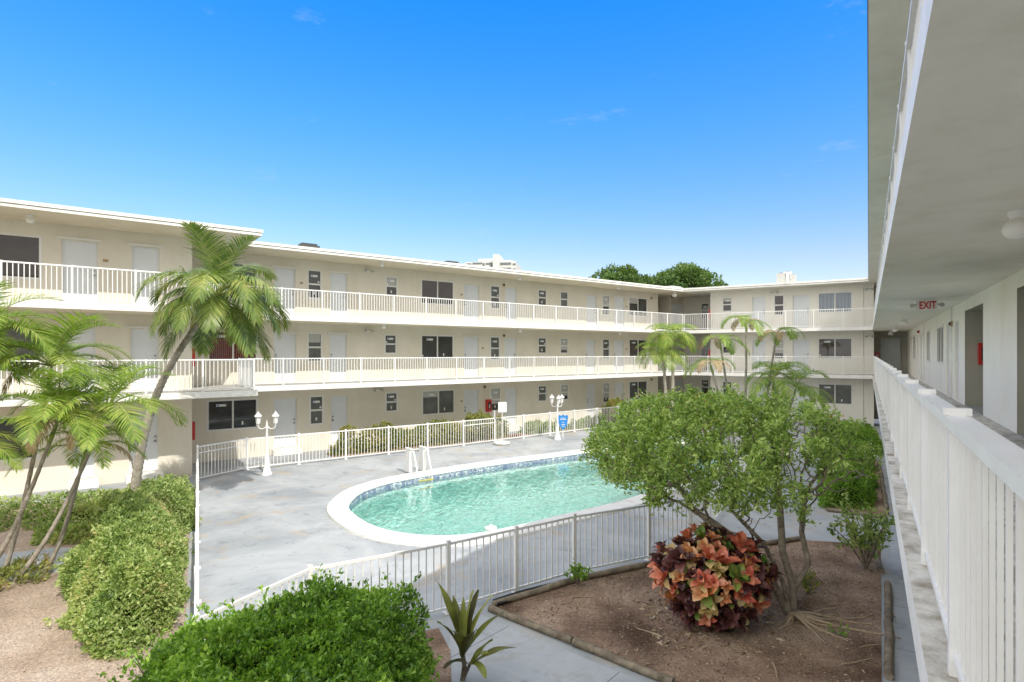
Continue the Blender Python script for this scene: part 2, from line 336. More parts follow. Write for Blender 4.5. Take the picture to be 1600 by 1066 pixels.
def railing(par,path,z,h=1.02,sp=1.5,pk=.115,wide=.05,pw=.02,cap=False,off=0,name='railing'):
    m=MB(); posts=[]
    for i in range(len(path)-1):
        (xa,ya),(xb,yb)=path[i],path[i+1]; L=math.hypot(xb-xa,yb-ya); a=math.atan2(yb-ya,xb-xa); ux,uy=(xb-xa)/L,(yb-ya)/L
        m.bar((xa,ya,z+h-.02),(xb,yb,z+h-.02),wide,.04); m.bar((xa,ya,z+.08),(xb,yb,z+.08),.03,.03)
        n=max(1,round(L/sp)); ps=[j*L/n for j in range(n+1)] if not off else [t for t in np.arange(off,L,sp)]
        for t in ps: posts.append((xa+ux*t,ya+uy*t,a))
        t=pk/2
        while t<L:
            if all(abs(t-q)>.05 for q in ps): m.post(xa+ux*t,ya+uy*t,z+.08,z+h-.03,pw,a)
            t+=pk
    o=m.build(name,M['railwhite'],par)
    seen=set()
    for x,y,a in posts:
        k=(round(x,2),round(y,2))
        if k in seen: continue
        seen.add(k); q=MB(); q.post(x,y,z,z+h+.012,.052,a)
        if cap: q.post(x,y,z+h+.001,z+h+.028,.042,a,0,wide*1.12)
        q.build('post',M['railwhite'],o)
    return o
def fascia(par,polyf):
    m=MB(); m.prism(polyf(0),RB,RB+.085,0,mbot=1); m.prism(polyf(-.02),RB+.085,RB+.10,2); m.prism(polyf(.03),RB+.10,RT,0)
    return m.build('roof',[M['fascia'],M['soffit'],M['groove']],par)

# ================================================================== LEFT WING
lw=thing('apartment_building','long beige three storey apartment wing with white balcony railings behind the pool','apartment building',(LW.o[0],LW.o[1],0),LW.rz)
WY=1.85; TY=-.35; CORN=-2.92; XE=24.4; XW=-24
def lx(p,y=WY): return LW.at(p,y)
ops=[]; todo=[]
rows={2:[('d',428.5,461.6,1),('n',480.5,502),('d',516.5,542.6,1),('s',602.7,620.7),('b',658,708.7),('p',725,749),('n',766.4,780.8),('d',789.4,807.8),('s',840.7,853.8),('s',875.4,887.4),('d',916.9,932.6),('n',941.3,952.4),('d',959.7,975.5,1),('b',982.6,1011),('b',325,401)],
      1:[('d',427.5,463,1),('n',480.5,503),('d',515,542,1),('s',601,619.5),('b',658,708.5),('d',725,748,1),('n',766,781),('d',788.5,807),('s',840.7,853.8),('s',875.4,887.4),('d',915.5,930),('n',941.5,952.5),('d',959.5,975),('b',983,1011),('c',325,401.5)],
      0:[('d',428,464),('n',484,505),('d',517,543),('s',602.5,621),('b',659.5,710),('d',725,748.5),('n',766,782),('d',789,807.5),('s',841,854),('s',876,888),('d',917,930),('n',942,952.5),('p',960,975),('b',983,1011),('b',324,402)]}
ZR={'n':(.85,2.05),'s':(1.18,2.05),'b':(.90,2.06),'c':(.90,2.06)}
for fl,els in rows.items():
    z=FL[fl]
    for e in els:
        a,b=lx(e[1]),lx(e[2])
        if e[0] in 'dp': ops.append((a,b,z,z+2.0,.07)); todo.append((fl,e,a,b))
        else: ops.append((a,b,z+ZR[e[0]][0],z+ZR[e[0]][1],.07)); todo.append((fl,e,a,b))
w=MB(); facade(w,WY,CORN,XE,0,RB,ops)
tops=[]; ttodo=[]
trow={2:[('b',-75,64),('d',96,153,1),('d',206,249,1)],1:[('b',-75,64),('d',100,150,1),('d',204,248,1)],0:[('b',-60,60),('d',113,148),('d',201,248)]}
for fl,els in trow.items():
    z=FL[fl]
    for e in els:
        a,b=LW.at(e[1],TY),LW.at(e[2],TY)
        tops.append((a,b,z,z+2.0,.07) if e[0]=='d' else (a,b,z+.75,z+2.02,.07)); ttodo.append((fl,e,a,b))
facade(w,TY,XW,CORN,0,RB,tops)
w.add([(CORN,TY,0),(CORN,WY,0),(CORN,WY,RB),(CORN,TY,RB)],[(0,1,2,3)])
# corner lobby walls (beyond the main facade) and the closed back of the wing
cpx=LW.at(1043,2.6); Cn=LW.loc(*EW.w(*( -1.12,4.2)))
xlob=Cn[0]
dl0,dl1=LW.at(1051,2.6),LW.at(1067,2.6)
facade(w,2.6,cpx,xlob+.3,0,RB,[(dl0,dl1,z,z+2.0,.07) for z in FL])
w.box(XE-.15,XE,WY+.003,7,0,RB); w.box(cpx-.14,cpx,2.3,6.2,0,RB)
sw=[(XE+.25,cpx-.5,z+.9,z+1.9,.07) for z in FL]
facade(w,5.4,XE,cpx,0,RB,sw,1)
w.add([(XW,TY,0),(XW,9,0),(XW,9,RB),(XW,TY,RB)],[(3,2,1,0)]); w.add([(XW,9,0),(XE+3,9,0),(XE+3,9,RB),(XW,9,RB)],[(3,2,1,0)])
w.build('wall',[M['stucco'],M['recess']],lw)
for fl,e,a,b in todo:
    z=FL[fl]
    if e[0] in 'dp': door(lw,WY,a,b,z,panel=e[0]=='p',header=len(e)>3,knob='l' if int(e[1])%2 else 'r')
    else:
        gl=M['curtain'] if e[0]=='c' else (M['glass_grey'] if (fl==1 and e[0] in 'ns') else None)
        window(lw,WY,a,b,z+ZR[e[0]][0],z+ZR[e[0]][1],'slider' if e[0] in 'bc' else 'single',gl)
for fl,e,a,b in ttodo:
    z=FL[fl]
    if e[0]=='d': door(lw,TY,a,b,z,header=len(e)>3)
    else: window(lw,TY,a,b,z+.75,z+2.02,'fixed',stick=0)
for z in FL:
    door(lw,2.6,dl0,dl1,z,mat=M['door']); window(lw,5.4,XE+.25,cpx-.5,z+.9,z+1.9,'single',stick=0)
sl=MB(); sp2=[(XW,-2.2),(-1.26,-2.2),(-1.26,0),(24.6,0),(24.6,WY-.003),(CORN-.003,WY-.003),(CORN-.003,TY-.003),(XW,TY-.003)]
sp3=[(XW,-2.2),(-3.1,-2.2),(-1.4,0),(24.6,0),(24.6,WY-.003),(CORN-.003,WY-.003),(CORN-.003,TY-.003),(XW,TY-.003)]
cornerpoly=[(24.603,0),LW.loc(*EW.w(-.003,0)),LW.loc(*EW.w(-.003,4.19)),(Cn[0],2.597),(cpx,2.597),(cpx-.145,5.39),(24.603,5.39)]
for z,p in ((FL[1],sp2),(FL[2],sp3)):
    q=MB(); q.prism(p,z-.2,z,0,mtop=2,mbot=1); q.prism(cornerpoly,z-.2,z,0,mtop=2,mbot=1)
    q.build('floor_slab',[M['white'],M['soffit'],M['corridor']],lw)
for fl,e,a,b in todo+ttodo:
    if fl==0 and e[0] in 'dp':
        yy=WY if (fl,e,a,b) in todo else TY
        st=MB(); st.box(a-.1,b+.1,yy-.45,yy-.002,.012,.235); st.build('doorstep',M['white'],lw)
railing(lw,[(XW,-2.1),(-1.36,-2.1),(-1.36,.08),(24.6,.08)],FL[1])
railing(lw,[(XW,-2.1),(-3.15,-2.1),(-1.42,.08),(24.6,.08)],FL[2])
fascia(lw,lambda d:[(XW,-2.2-d),(-1.13+d,-2.2-d),(-1.13+d,-d),(24.6,-d),(24.6,9),(XW,9)])
cr=MB(); cr.prism([(24.602,-.0),LW.loc(*EW.w(-.002,0)),LW.loc(*EW.w(-.002,9)),(24.602,9)],RB+.002,RT-.002,0,mbot=1); cr.build('corner_roof',[M['fascia'],M['soffit']],lw)
npq=MB()
for fl,px in ((2,471),(2,721),(2,978.6),(1,407),(1,754),(1,978.6),(0,721)):
    x=lx(px); npq.box(x-.06,x+.06,WY-.016,WY-.003,FL[fl]+1.42,FL[fl]+1.50)
x=LW.at(165,TY); npq.box(x-.07,x+.07,TY-.016,TY-.003,FL[2]+1.42,FL[2]+1.5)
npq.build('number_plate',M['tan'],lw)

# ================================================================== END WING
ew=thing('apartment_building','shaded pale three storey apartment wing closing the far end of the courtyard','apartment building',(EW.o[0],EW.o[1],0),EW.rz)
EY=1.3; EL=10.25
def ex(p,y=EY): return EW.at(p,y)
er=[('s',1129,1143.5),('d',1175.6,1196),('n',1209.5,1225),('q',1238.7,1265),('b',1278.5,1331.5)]
x0e=ex(1110); w=MB(); o1=[]; 
for z in FL:
    for e in er:
        a,b=ex(e[1]),ex(e[2])
        o1.append((a,b,z,z+2.0,.07) if e[0] in 'dq' else (a,b,z+ZR[e[0]][0],z+ZR[e[0]][1],.07))
facade(w,EY,x0e,EL-.02,0,RB,o1)
wa,wb=ex(1095.5,4.2),ex(1107.5,4.2)
facade(w,4.2,-1.3,x0e,0,RB,[(wa,wb,z+.95,z+2.0,.07) for z in FL])
w.add([(x0e,EY,0),(x0e,4.2,0),(x0e,4.2,RB),(x0e,EY,RB)],[(3,2,1,0)])
w.add([(EL-.02,EY,0),(EL-.02,9,0),(EL-.02,9,RB),(EL-.02,EY,RB)],[(0,1,2,3)]); w.add([(-1.3,9,0),(EL,9,0),(EL,9,RB),(-1.3,9,RB)],[(3,2,1,0)])
w.build('wall',M['stucco_end'],ew)
for i,z in enumerate(FL):
    for e in er:
        a,b=ex(e[1]),ex(e[2])
        if e[0] in 'dq': door(ew,EY,a,b,z,panel=(e[0]=='q' and i==1))
        else: window(ew,EY,a,b,z+ZR[e[0]][0],z+ZR[e[0]][1],'slider' if e[0]=='b' else 'single',(M['blinds'] if i==2 else M['glass_brown'] if i==1 else M['glass_grey']) if e[0]=='b' else None,stick=0 if (e[0]=='b' and i==2) else 1)
    window(ew,4.2,wa,wb,z+.95,z+2.0,'single')
for z in FL[1:]:
    q=MB(); q.prism([(0,0),(EL,0),(EL,EY-.003),(x0e-.003,EY-.003),(x0e-.003,4.197),(0,4.197)],z-.2,z,0,mtop=2,mbot=1)
    q.build('floor_slab',[M['white'],M['stucco_end'],M['corridor']],ew); railing(ew,[(0.02,.08),(EL,.08)],z)
m=MB(); pf=lambda d:[(0,-d),(EL+.2,-d),(EL+.2,9),(0,9)]
m.prism(pf(0),RB+.003,RB+.088,0,mbot=1); m.prism(pf(-.02),RB+.088,RB+.103,2); m.prism(pf(.03),RB+.103,RT+.003,0); m.build('roof',[M['fascia'],M['stucco_end'],M['groove']],ew)
m=MB(); x=EL-.55; m.tube([(x,EY-.03,.05),(x,EY-.03,RB-.05)],.03,8); m.build('downpipe',M['stucco_end'],ew)

# ================================================================== NEAR (CAMERA SIDE) WING
cw=thing('apartment_building','white apartment wing on the right with open corridor seen along its railing','apartment building',(0,0,0),CW.rz)
NY=1.91; S0,S1=-9.0,39.5                           # runs along s = -x
def cs(p,y=NY): return -CW.at(p,y)
fo=[]; cd=[]
for z in FL:
    fo.append((-cs(1507.5),-cs(1536),z,z+2.2,2.2)); fo.append((-11.4,-8.9,z,z+2.2,2.2))
    for a,b in ((17.95,18.75),(19.8,20.75),(29.6,30.5),(31.6,32.5),(36.2,37.1),(4.2,5.1),(2.2,3.1)): fo.append((-b,-a,z,z+2.03,.07)); cd.append((z,a,b))
    for a,b in ((21.35,23.2),(25.8,27.1),(33.3,35.0),(6,7.6)): fo.append((-b,-a,z+.9,z+2.05,.07))
w=MB(); facade(w,NY,-S1,-S0,0,RB,fo)
w.add([(-S1,NY,0),(-S1,10,0),(-S1,10,RB),(-S1,NY,RB)],[(3,2,1,0)]); w.add([(-S0,NY,0),(-S0,10,0),(-S0,10,RB),(-S0,NY,RB)],[(0,1,2,3)]); w.add([(-S1,10,0),(-S0,10,0),(-S0,10,RB),(-S1,10,RB)],[(3,2,1,0)])
for z in FL:
    for a,b in ((-cs(1507.5),-cs(1536)),(-11.4,-8.9)):
        # passage behind each opening
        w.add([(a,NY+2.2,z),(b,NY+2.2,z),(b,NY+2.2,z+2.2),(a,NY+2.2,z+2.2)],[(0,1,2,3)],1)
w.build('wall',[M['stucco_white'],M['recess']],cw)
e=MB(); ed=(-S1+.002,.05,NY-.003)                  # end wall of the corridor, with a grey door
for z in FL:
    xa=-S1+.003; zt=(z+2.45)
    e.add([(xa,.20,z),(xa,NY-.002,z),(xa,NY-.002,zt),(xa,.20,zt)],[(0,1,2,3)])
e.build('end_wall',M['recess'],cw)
for z in FL:
    d=MB(); d.box(-S1+.02,-S1+.07,.62,1.52,z+.01,z+2.05,0); d.box(-S1+.01,-S1+.09,.56,.62,z,z+2.1,1); d.box(-S1+.01,-S1+.09,1.52,1.58,z,z+2.1,1); d.box(-S1+.01,-S1+.09,.62,1.52,z+2.05,z+2.1,1)
    o=d.build('door',[M['doorgrey'],M['recess']],cw); k=MB(); k.tube([(-S1+.07,1.44,z+1),(-S1+.13,1.44,z+1)],.03,8); k.build('handle',M['metal'],o)
for z,a,b in cd: door(cw,NY,-b,-a,z,2.03)
for z in FL:
    for a,b in ((21.35,23.2),(25.8,27.1),(33.3,35.0),(6,7.6)): window(cw,NY,-b,-a,z+.9,z+2.05,'slider',M['glass_grey'],stick=0)
for z in FL[1:]:
    q=MB(); q.prism([(-S1,.19),(-S0,.19),(-S0,NY-.003),(-S1,NY-.003)],z-.2,z,0,mtop=2,mbot=1); q.build('floor_slab',[M['white'],M['soffit_white'],M['concrete']],cw)
    railing(cw,[(-S0-.1,.287),(-36.9,.287)],z,h=.99,sp=1.35,pk=.112,wide=.078,pw=.0125,cap=True,off=(-S0-.1-2.65)%1.35+.001)
m=MB(); pf=lambda d:[(-S1,0-d),(-S0,0-d),(-S0,10),(-S1,10)]
m.prism(pf(0),RB+.006,RB+.09,0,mbot=1); m.prism(pf(-.02),RB+.09,RB+.105,2); m.prism(pf(.012),RB+.105,RT+.006,2); m.build('roof',[M['stucco_white'],M['soffit_white'],M['groove']],cw)
for s in (19.3,28.4): m=MB(); m.box(-s-.02,-s+.02,NY-.035,NY-.003,FL[1]+.02,FL[1]+2.44); m.build('conduit',M['white'],cw)

# ================================================================== SETTING
def flat(name,poly,z,mat,hole=None,kind='structure'):
    bm=bmesh.new()
    def loop(p):
        vs=[bm.verts.new((x,y,z)) for x,y in p]; return [bm.edges.new((vs[i],vs[(i+1)%len(vs)])) for i in range(len(vs))]
    es=loop(poly)+(loop(hole) if hole else [])
    bmesh.ops.triangle_fill(bm,use_beauty=True,edges=es)
    bm.normal_update()
    for f in bm.faces:
        if f.normal.z<0: f.normal_flip()
    me=bpy.data.meshes.new(name); bm.to_mesh(me); bm.free(); me.materials.append(mat)
    o=bpy.data.objects.new(name,me); COL.objects.link(o)
    return tag(o,kind=kind) if kind else o
def smooth_loop(pts,n=10):
    P=np.array(pts,float); out=[]; K=len(P)
    for i in range(K):
        p0,p1,p2,p3=P[i-1],P[i],P[(i+1)%K],P[(i+2)%K]
        for t in np.linspace(0,1,n,endpoint=False):
            out.append(.5*((2*p1)+(-p0+p2)*t+(2*p0-5*p1+4*p2-p3)*t*t+(-p0+3*p1-3*p2+p3)*t**3))
    return np.array(out)
outer=smooth_loop([(-4.72,14.6),(-5.0,15.9),(-4.85,17.3),(-3.95,18.8),(-1.5,21.0),(1.07,22.8),(3.72,24.55),(6.2,25.9),(8.0,25.7),(9.0,24.1),(8.7,21.8),(7.2,19.5),(5.2,17.3),(3.6,15.5),(1.55,13.85),(-.3,12.5),(-1.5,12.15),(-2.6,12.35),(-3.7,13.1)],8)
d=np.roll(outer,-1,0)-np.roll(outer,1,0); nrm=np.stack([-d[:,1],d[:,0]],1); nrm/=np.linalg.norm(nrm,axis=1)[:,None]
cen=outer.mean(0); sgn=np.sign(((cen-outer)*nrm).sum(1).mean()); nrm*=sgn
inner=outer+nrm*.55
pit=[tuple(p) for p in (outer+nrm*.3)]
flat('ground',[(-900,-400),(900,-400),(900,1500),(-900,1500)],-.03,M['ground'],hole=pit)
flat('pool_deck',[(-32,-6),(28,-14),(36,30),(22,50),(-2,50),(-32,26)],0,M['deck'],hole=pit)
# pool
pool=thing('swimming_pool','kidney shaped swimming pool with white coping and blue tile waterline','swimming pool',(float(cen[0]),float(cen[1]),0))
def rel(p): return np.asarray(p)-cen
def ring(name,a,za,b,zb,mat,extra=None,smooth=True):
    n=len(a); m=MB(); V=[(x,y,za) for x,y in rel(a)]+[(x,y,zb) for x,y in rel(b)]
    m.add(V,[(i,(i+1)%n,n+(i+1)%n,n+i) for i in range(n)]); return m
n=len(outer); m=MB(); prof=[(outer,0.0),(outer+nrm*.01,.055),(outer+nrm*.05,.075),(outer+nrm*.5,.085),(outer+nrm*.55,.07),(outer+nrm*.56,.0),(outer+nrm*.52,-.03)]
for k in range(len(prof)-1):
    a,za=prof[k]; b,zb=prof[k+1]
    m.add([(x,y,za) for x,y in rel(a)]+[(x,y,zb) for x,y in rel(b)],[(i,n+i,n+(i+1)%n,(i+1)%n) for i in range(n)])
m.build('coping',M['coping'],pool,True)
def tilemat():
    m,nt,b=newmat('blue_mosaic_tile'); L=nt.links.new; tc=N(nt,'ShaderNodeTexCoord')
    v=N(nt,'ShaderNodeTexVoronoi'); v.inputs['Scale'].default_value=16; L(tc.outputs['Object'],v.inputs['Vector'])
    r=ramp(nt,[(.0,(.12,.15,.26)),(.5,(.22,.26,.36)),(.72,(.40,.44,.49)),(.9,(.62,.64,.64))]); L(v.outputs['Color'],r.inputs['Fac']); L(r.outputs['Color'],b.inputs['Base Color']); b.inputs['Roughness'].default_value=.25
    return m
M['tile']=tilemat()
m=ring('t',outer+nrm*.525,-.03,outer+nrm*.525,-.30,None); m.build('tile_band',M['tile'],pool,True)
def poolmat():
    m,nt,b=newmat('pool_plaster'); L=nt.links.new; tc=N(nt,'ShaderNodeTexCoord')
    a=N(nt,'ShaderNodeTexNoise'); a.inputs['Scale'].default_value=1.1; a.inputs['Detail'].default_value=8; L(tc.outputs['Object'],a.inputs['Vector'])
    r=ramp(nt,[(.3,(.38,.78,.75)),(.6,(.50,.86,.83)),(.8,(.62,.90,.88))]); L(a.outputs['Fac'],r.inputs['Fac'])
    c=N(nt,'ShaderNodeTexNoise'); c.inputs['Scale'].default_value=4.5; c.inputs['Detail'].default_value=8; c.inputs['Roughness'].default_value=.75; L(tc.outputs['Object'],c.inputs['Vector'])
    rc=ramp(nt,[(.30,(.25,.30,.27)),(.40,(1,1,1))]); L(c.outputs['Fac'],rc.inputs['Fac'])
    mx=N(nt,'ShaderNodeMixRGB',blend_type='MULTIPLY'); mx.inputs[0].default_value=1; L(r.outputs['Color'],mx.inputs[1]); L(rc.outputs['Color'],mx.inputs[2])
    L(mx.outputs[0],b.inputs['Base Color']); b.inputs['Roughness'].default_value=.8; return m
M['plaster']=poolmat()
m=MB(); wallr=[(outer+nrm*.53,-.28),(outer+nrm*.56,-.9),(outer+nrm*.95,-1.25)]
for k in range(2):
    a,za=wallr[k]; b,zb=wallr[k+1]
    m.add([(x,y,za) for x,y in rel(a)]+[(x,y,zb) for x,y in rel(b)],[(i,n+i,n+(i+1)%n,(i+1)%n) for i in range(n)])
o=m.build('basin_wall',M['plaster'],pool,True)
fb=flat('basin_floor',[tuple(p) for p in rel(outer+nrm*.95)],-1.25,M['plaster'],kind=None); fb.parent=pool
def watermat():
    m=bpy.data.materials.new('pool_water'); m.use_nodes=True; nt=m.node_tree; nt.nodes.remove(nt.nodes['Principled BSDF']); L=nt.links.new
    tc=N(nt,'ShaderNodeTexCoord'); mp=N(nt,'ShaderNodeMapping'); mp.inputs['Rotation'].default_value=(0,0,R(20)); mp.inputs['Scale'].default_value=(1.7,1,1); L(tc.outputs['Object'],mp.inputs['Vector'])
    w=N(nt,'ShaderNodeTexNoise'); w.inputs['Scale'].default_value=3.2; w.inputs['Detail'].default_value=2.5; w.inputs['Distortion'].default_value=.8; L(mp.outputs[0],w.inputs['Vector'])
    bp=N(nt,'ShaderNodeBump'); bp.inputs['Strength'].default_value=.28; bp.inputs['Distance'].default_value=.06; L(w.outputs['Fac'],bp.inputs['Height'])
    tr=N(nt,'ShaderNodeBsdfTransparent'); tr.inputs['Color'].default_value=(.84,.97,.94,1)
    gl=N(nt,'ShaderNodeBsdfGlossy'); gl.inputs['Roughness'].default_value=.03; gl.inputs['Color'].default_value=(1,1,1,1)
    fr=N(nt,'ShaderNodeFresnel'); fr.inputs['IOR'].default_value=1.45; L(bp.outputs[0],fr.inputs['Normal']); L(bp.outputs[0],gl.inputs['Normal'])
    ml=N(nt,'ShaderNodeMath',operation='MULTIPLY_ADD'); ml.inputs[1].default_value=1.6; ml.inputs[2].default_value=.03; L(fr.outputs[0],ml.inputs[0])
    ms=N(nt,'ShaderNodeMixShader'); L(ml.outputs[0],ms.inputs[0]); L(tr.outputs[0],ms.inputs[1]); L(gl.outputs[0],ms.inputs[2])
    L(ms.outputs[0],nt.nodes['Material Output'].inputs['Surface']); return m
flat('water',[tuple(p) for p in outer+nrm*.53],-.135,watermat())
# paths and beds
def gp(l): return [G(*p) for p in l]
bedR=[(-.39,9.17),(1.15,10.30),(2.72,11.10),(3.75,11.62),(6.46,12.54),(7.10,12.35),(7.49,11.63),(4.63,7.16),(3.0,4.6),(3.9,3.5),(5.2,2.2),(1.92,7.16)]
bedR=[(-.39,9.17),(1.15,10.30),(2.72,11.10),(3.75,11.62),(6.46,12.54),(7.9,12.25),(4.63,7.16),(3.2,4.9),(1.92,7.16)]
flat('soil',bedR,.012,M['soil'])
flat('walkway',[(8.13,12.28),(11.2,17.2),(16.0,24.9),(20.0,31.2),(21.5,31.0),(9.0,11.0),(1.5,-1.0),(-.4,-.7),(3.4,4.9),(4.86,7.16)],.004,M['walk'])
bedF=[(8.16,14.9),(9.13,14.18),(13.9,21.7),(12.9,22.2)]; bedF=[(8.16,14.9),(9.3,14.25),(13.9,21.7),(12.2,22.6)]
flat('soil',bedF,.012,M['soil'])
flat('soil',[(12.5,23.2),(14.4,22.6),(17.2,27.0),(14.5,28.6)],.012,M['soil'])
bedL=[(-3.4,5.2),(-3.75,6.5),(-10.05,17.9),(-10.6,17.4),(-13.5,15.2),(-16.5,12.9),(-21,9.5),(-20,2),(-3.4,2)]
flat('soil',bedL,.012,M['sand'])
flat('path',gp([(-260,905),(0,868),(85,857),(135,858),(135,891),(80,897),(0,912),(-260,975)]),.018,M['walk'])
bedM=[(-.75,7.1),(-.85,7.9),(-1.1,8.55),(-2.7,7.75),(-3.4,6.3),(-3.4,3),(-.2,3),(.35,5.6)]
flat('path',[(-.55,9.05),(1.82,7.0),(3.1,4.8),(2.5,2.5),(.35,2.6),(.4,5.6),(-.78,7.0),(-.9,8.3)],.005,M['path'])
flat('soil',bedM,.012,M['soil'])
flat('soil',[LW.w(2.0,-.35),LW.w(12.2,-.35),LW.w(12.2,.75),LW.w(2.0,.75)],.012,M['soil'])
flat('soil',[LW.w(13.6,-.25),LW.w(24,-.1),LW.w(24,1.0),LW.w(13.6,.9)],.012,M['soil'])

# timber edging
def log(p,q,label,r=.058,z=.05):
    p=np.array(p);q=np.array(q); c=(p+q)/2; L=np.linalg.norm(q-p); nn=max(4,int(L/.35)); t=np.linspace(-.5,.5,nn)
    m=MB(); rr=random.Random(int(L*1000))
    m.tube([(x*L,rr.uniform(-.012,.012),rr.uniform(-.01,.01)) for x in t],[r*rr.uniform(.86,1.08) for _ in t],6)
    o=m.build('edging_timber',M['timber'],None,True,(c[0],c[1],z)); o.rotation_euler=(0,0,math.atan2(q[1]-p[1],q[0]-p[0]))
    tag(o,label,'edging timber','weathered timbers edging the planting beds')
log((-.36,9.13),(.85,8.08),'weathered timber at the fence end of the bed edge beside the grey front path')
log((.87,8.06),(2.0,7.08),'weathered timber nearest the viewer between croton bed and front path')
log((-.30,9.27),(1.2,10.30),'weathered timber below the pool fence, beside the black pipes')
log((1.25,10.33),(2.75,11.08),'weathered timber below the pool fence, behind the green weed')
log((3.8,11.66),(6.4,12.56),'dark timber along the far edge of the croton bed behind the tree')
log((6.65,10.1),(5.75,8.74),'split weathered timber along right walkway below the young shrub')
log((5.72,8.68),(4.75,7.2),'long weathered timber along right walkway beside the bare roots')
log((7.45,11.75),(6.9,10.7),'weathered timber under the leaves of the young shrub by the walkway')
log((8.2,14.86),(9.25,14.22),'timber closing the near end of the far hedge bed')
log((9.45,14.4),(13.8,21.5),'long timber between the far hedge bed and the right walkway',.06)

# ================================================================== POOL FENCE
pf_=thing('pool_fence','white metal picket fence enclosing the pool deck','fence',(0,0,0))
FP=[(-3.57,6.46),(-2.82,7.98),(-1.01,9.05),(1.15,10.55),(2.72,11.35),(3.7,11.85),(12.0,25.6),(11.9,28.3),(5.94,32.0),(-2.15,25.25),(-9.3,20.06),(-10.1,18.36),(-3.57,6.46)]
posts=set()
def fpanel(p,q,name='panel',h=1.12,pk=.12):
    m=MB(); L=math.hypot(q[0]-p[0],q[1]-p[1]); a=math.atan2(q[1]-p[1],q[0]-p[0]); ux,uy=(q[0]-p[0])/L,(q[1]-p[1])/L
    m.bar((*p,h-.02),(*q,h-.02),.04,.04); m.bar((*p,.09),(*q,.09),.035,.035)
    k=max(1,int(L/pk))
    for i in range(1,k): t=i*L/k; m.post(p[0]+ux*t,p[1]+uy*t,.09,h-.02,.018,a)
    if name=='gate': m.bar((p[0]+ux*.05,p[1]+uy*.05,h-.22),(q[0]-ux*.05,q[1]-uy*.05,h-.22),.03,.03)
    m.build(name,M['railwhite'],pf_)
for i in range(len(FP)-1):
    p,q=FP[i],FP[i+1]; L=math.hypot(q[0]-p[0],q[1]-p[1]); nn=max(1,round(L/1.75)); 
    a=math.atan2(q[1]-p[1],q[0]-p[0])
    for j in range(nn):
        u=(p[0]+(q[0]-p[0])*j/nn,p[1]+(q[1]-p[1])*j/nn); v=(p[0]+(q[0]-p[0])*(j+1)/nn,p[1]+(q[1]-p[1])*(j+1)/nn)
        gate=(i==10) or (i==8 and j==nn-1)
        fpanel(u,v,'gate' if gate else 'panel')
        k=(round(u[0],2),round(u[1],2))
        if k not in posts:
            posts.add(k); m=MB(); hp=1.45 if (i==8 and j==nn-1) else 1.16
            m.post(u[0],u[1],0.003,hp,.062,a); m.post(u[0],u[1],.003,.02,.13,a); m.build('post',M['railwhite'],pf_)

# ================================================================== VEGETATION HELPERS
def lumps(P,s,seed,k=6):
    r=np.random.default_rng(seed); o=np.zeros(len(P))
    for _ in range(k): o+=np.sin(P@ (r.normal(size=3)*s)+r.uniform(0,6.28))
    return o/k**.5
def add_leaves(mb,P,D,size,asp=.45,mi=0,fold=.12,rn=None):
    rn=rn or rng; n=len(P); D=D/(np.linalg.norm(D,axis=1)[:,None]+1e-9)
    size=size*rn.uniform(.65,1.25,n) if np.isscalar(size) else size
    S=np.cross(D,rn.normal(size=(n,3))); S/=np.linalg.norm(S,axis=1)[:,None]+1e-9; U=np.cross(S,D)
    s=size[:,None]; b=P; l=P+D*s*.5+S*s*asp*.5+U*s*fold; t=P+D*s-U*s*.1; r_=P+D*s*.5-S*s*asp*.5+U*s*fold
    V=np.stack([b,r_,t,l],1).reshape(-1,3); f=np.arange(4*n).reshape(n,4); mb.addnp(V,f,mi)
def sdist(P,poly):
    poly=np.array(poly); n=len(poly); d=np.full(len(P),1e9); ins=np.zeros(len(P),bool)
    for i in range(n):
        a,b=poly[i],poly[(i+1)%n]; ab=b-a; t=np.clip(((P-a)@ab)/(ab@ab),0,1); d=np.minimum(d,np.linalg.norm(P-(a+t[:,None]*ab),axis=1))
        c=((a[1]>P[:,1])!=(b[1]>P[:,1]))&(P[:,0]<(b[0]-a[0])*(P[:,1]-a[1])/(b[1]-a[1]+1e-12)+a[0]); ins^=c
    return np.where(ins,d,-d)
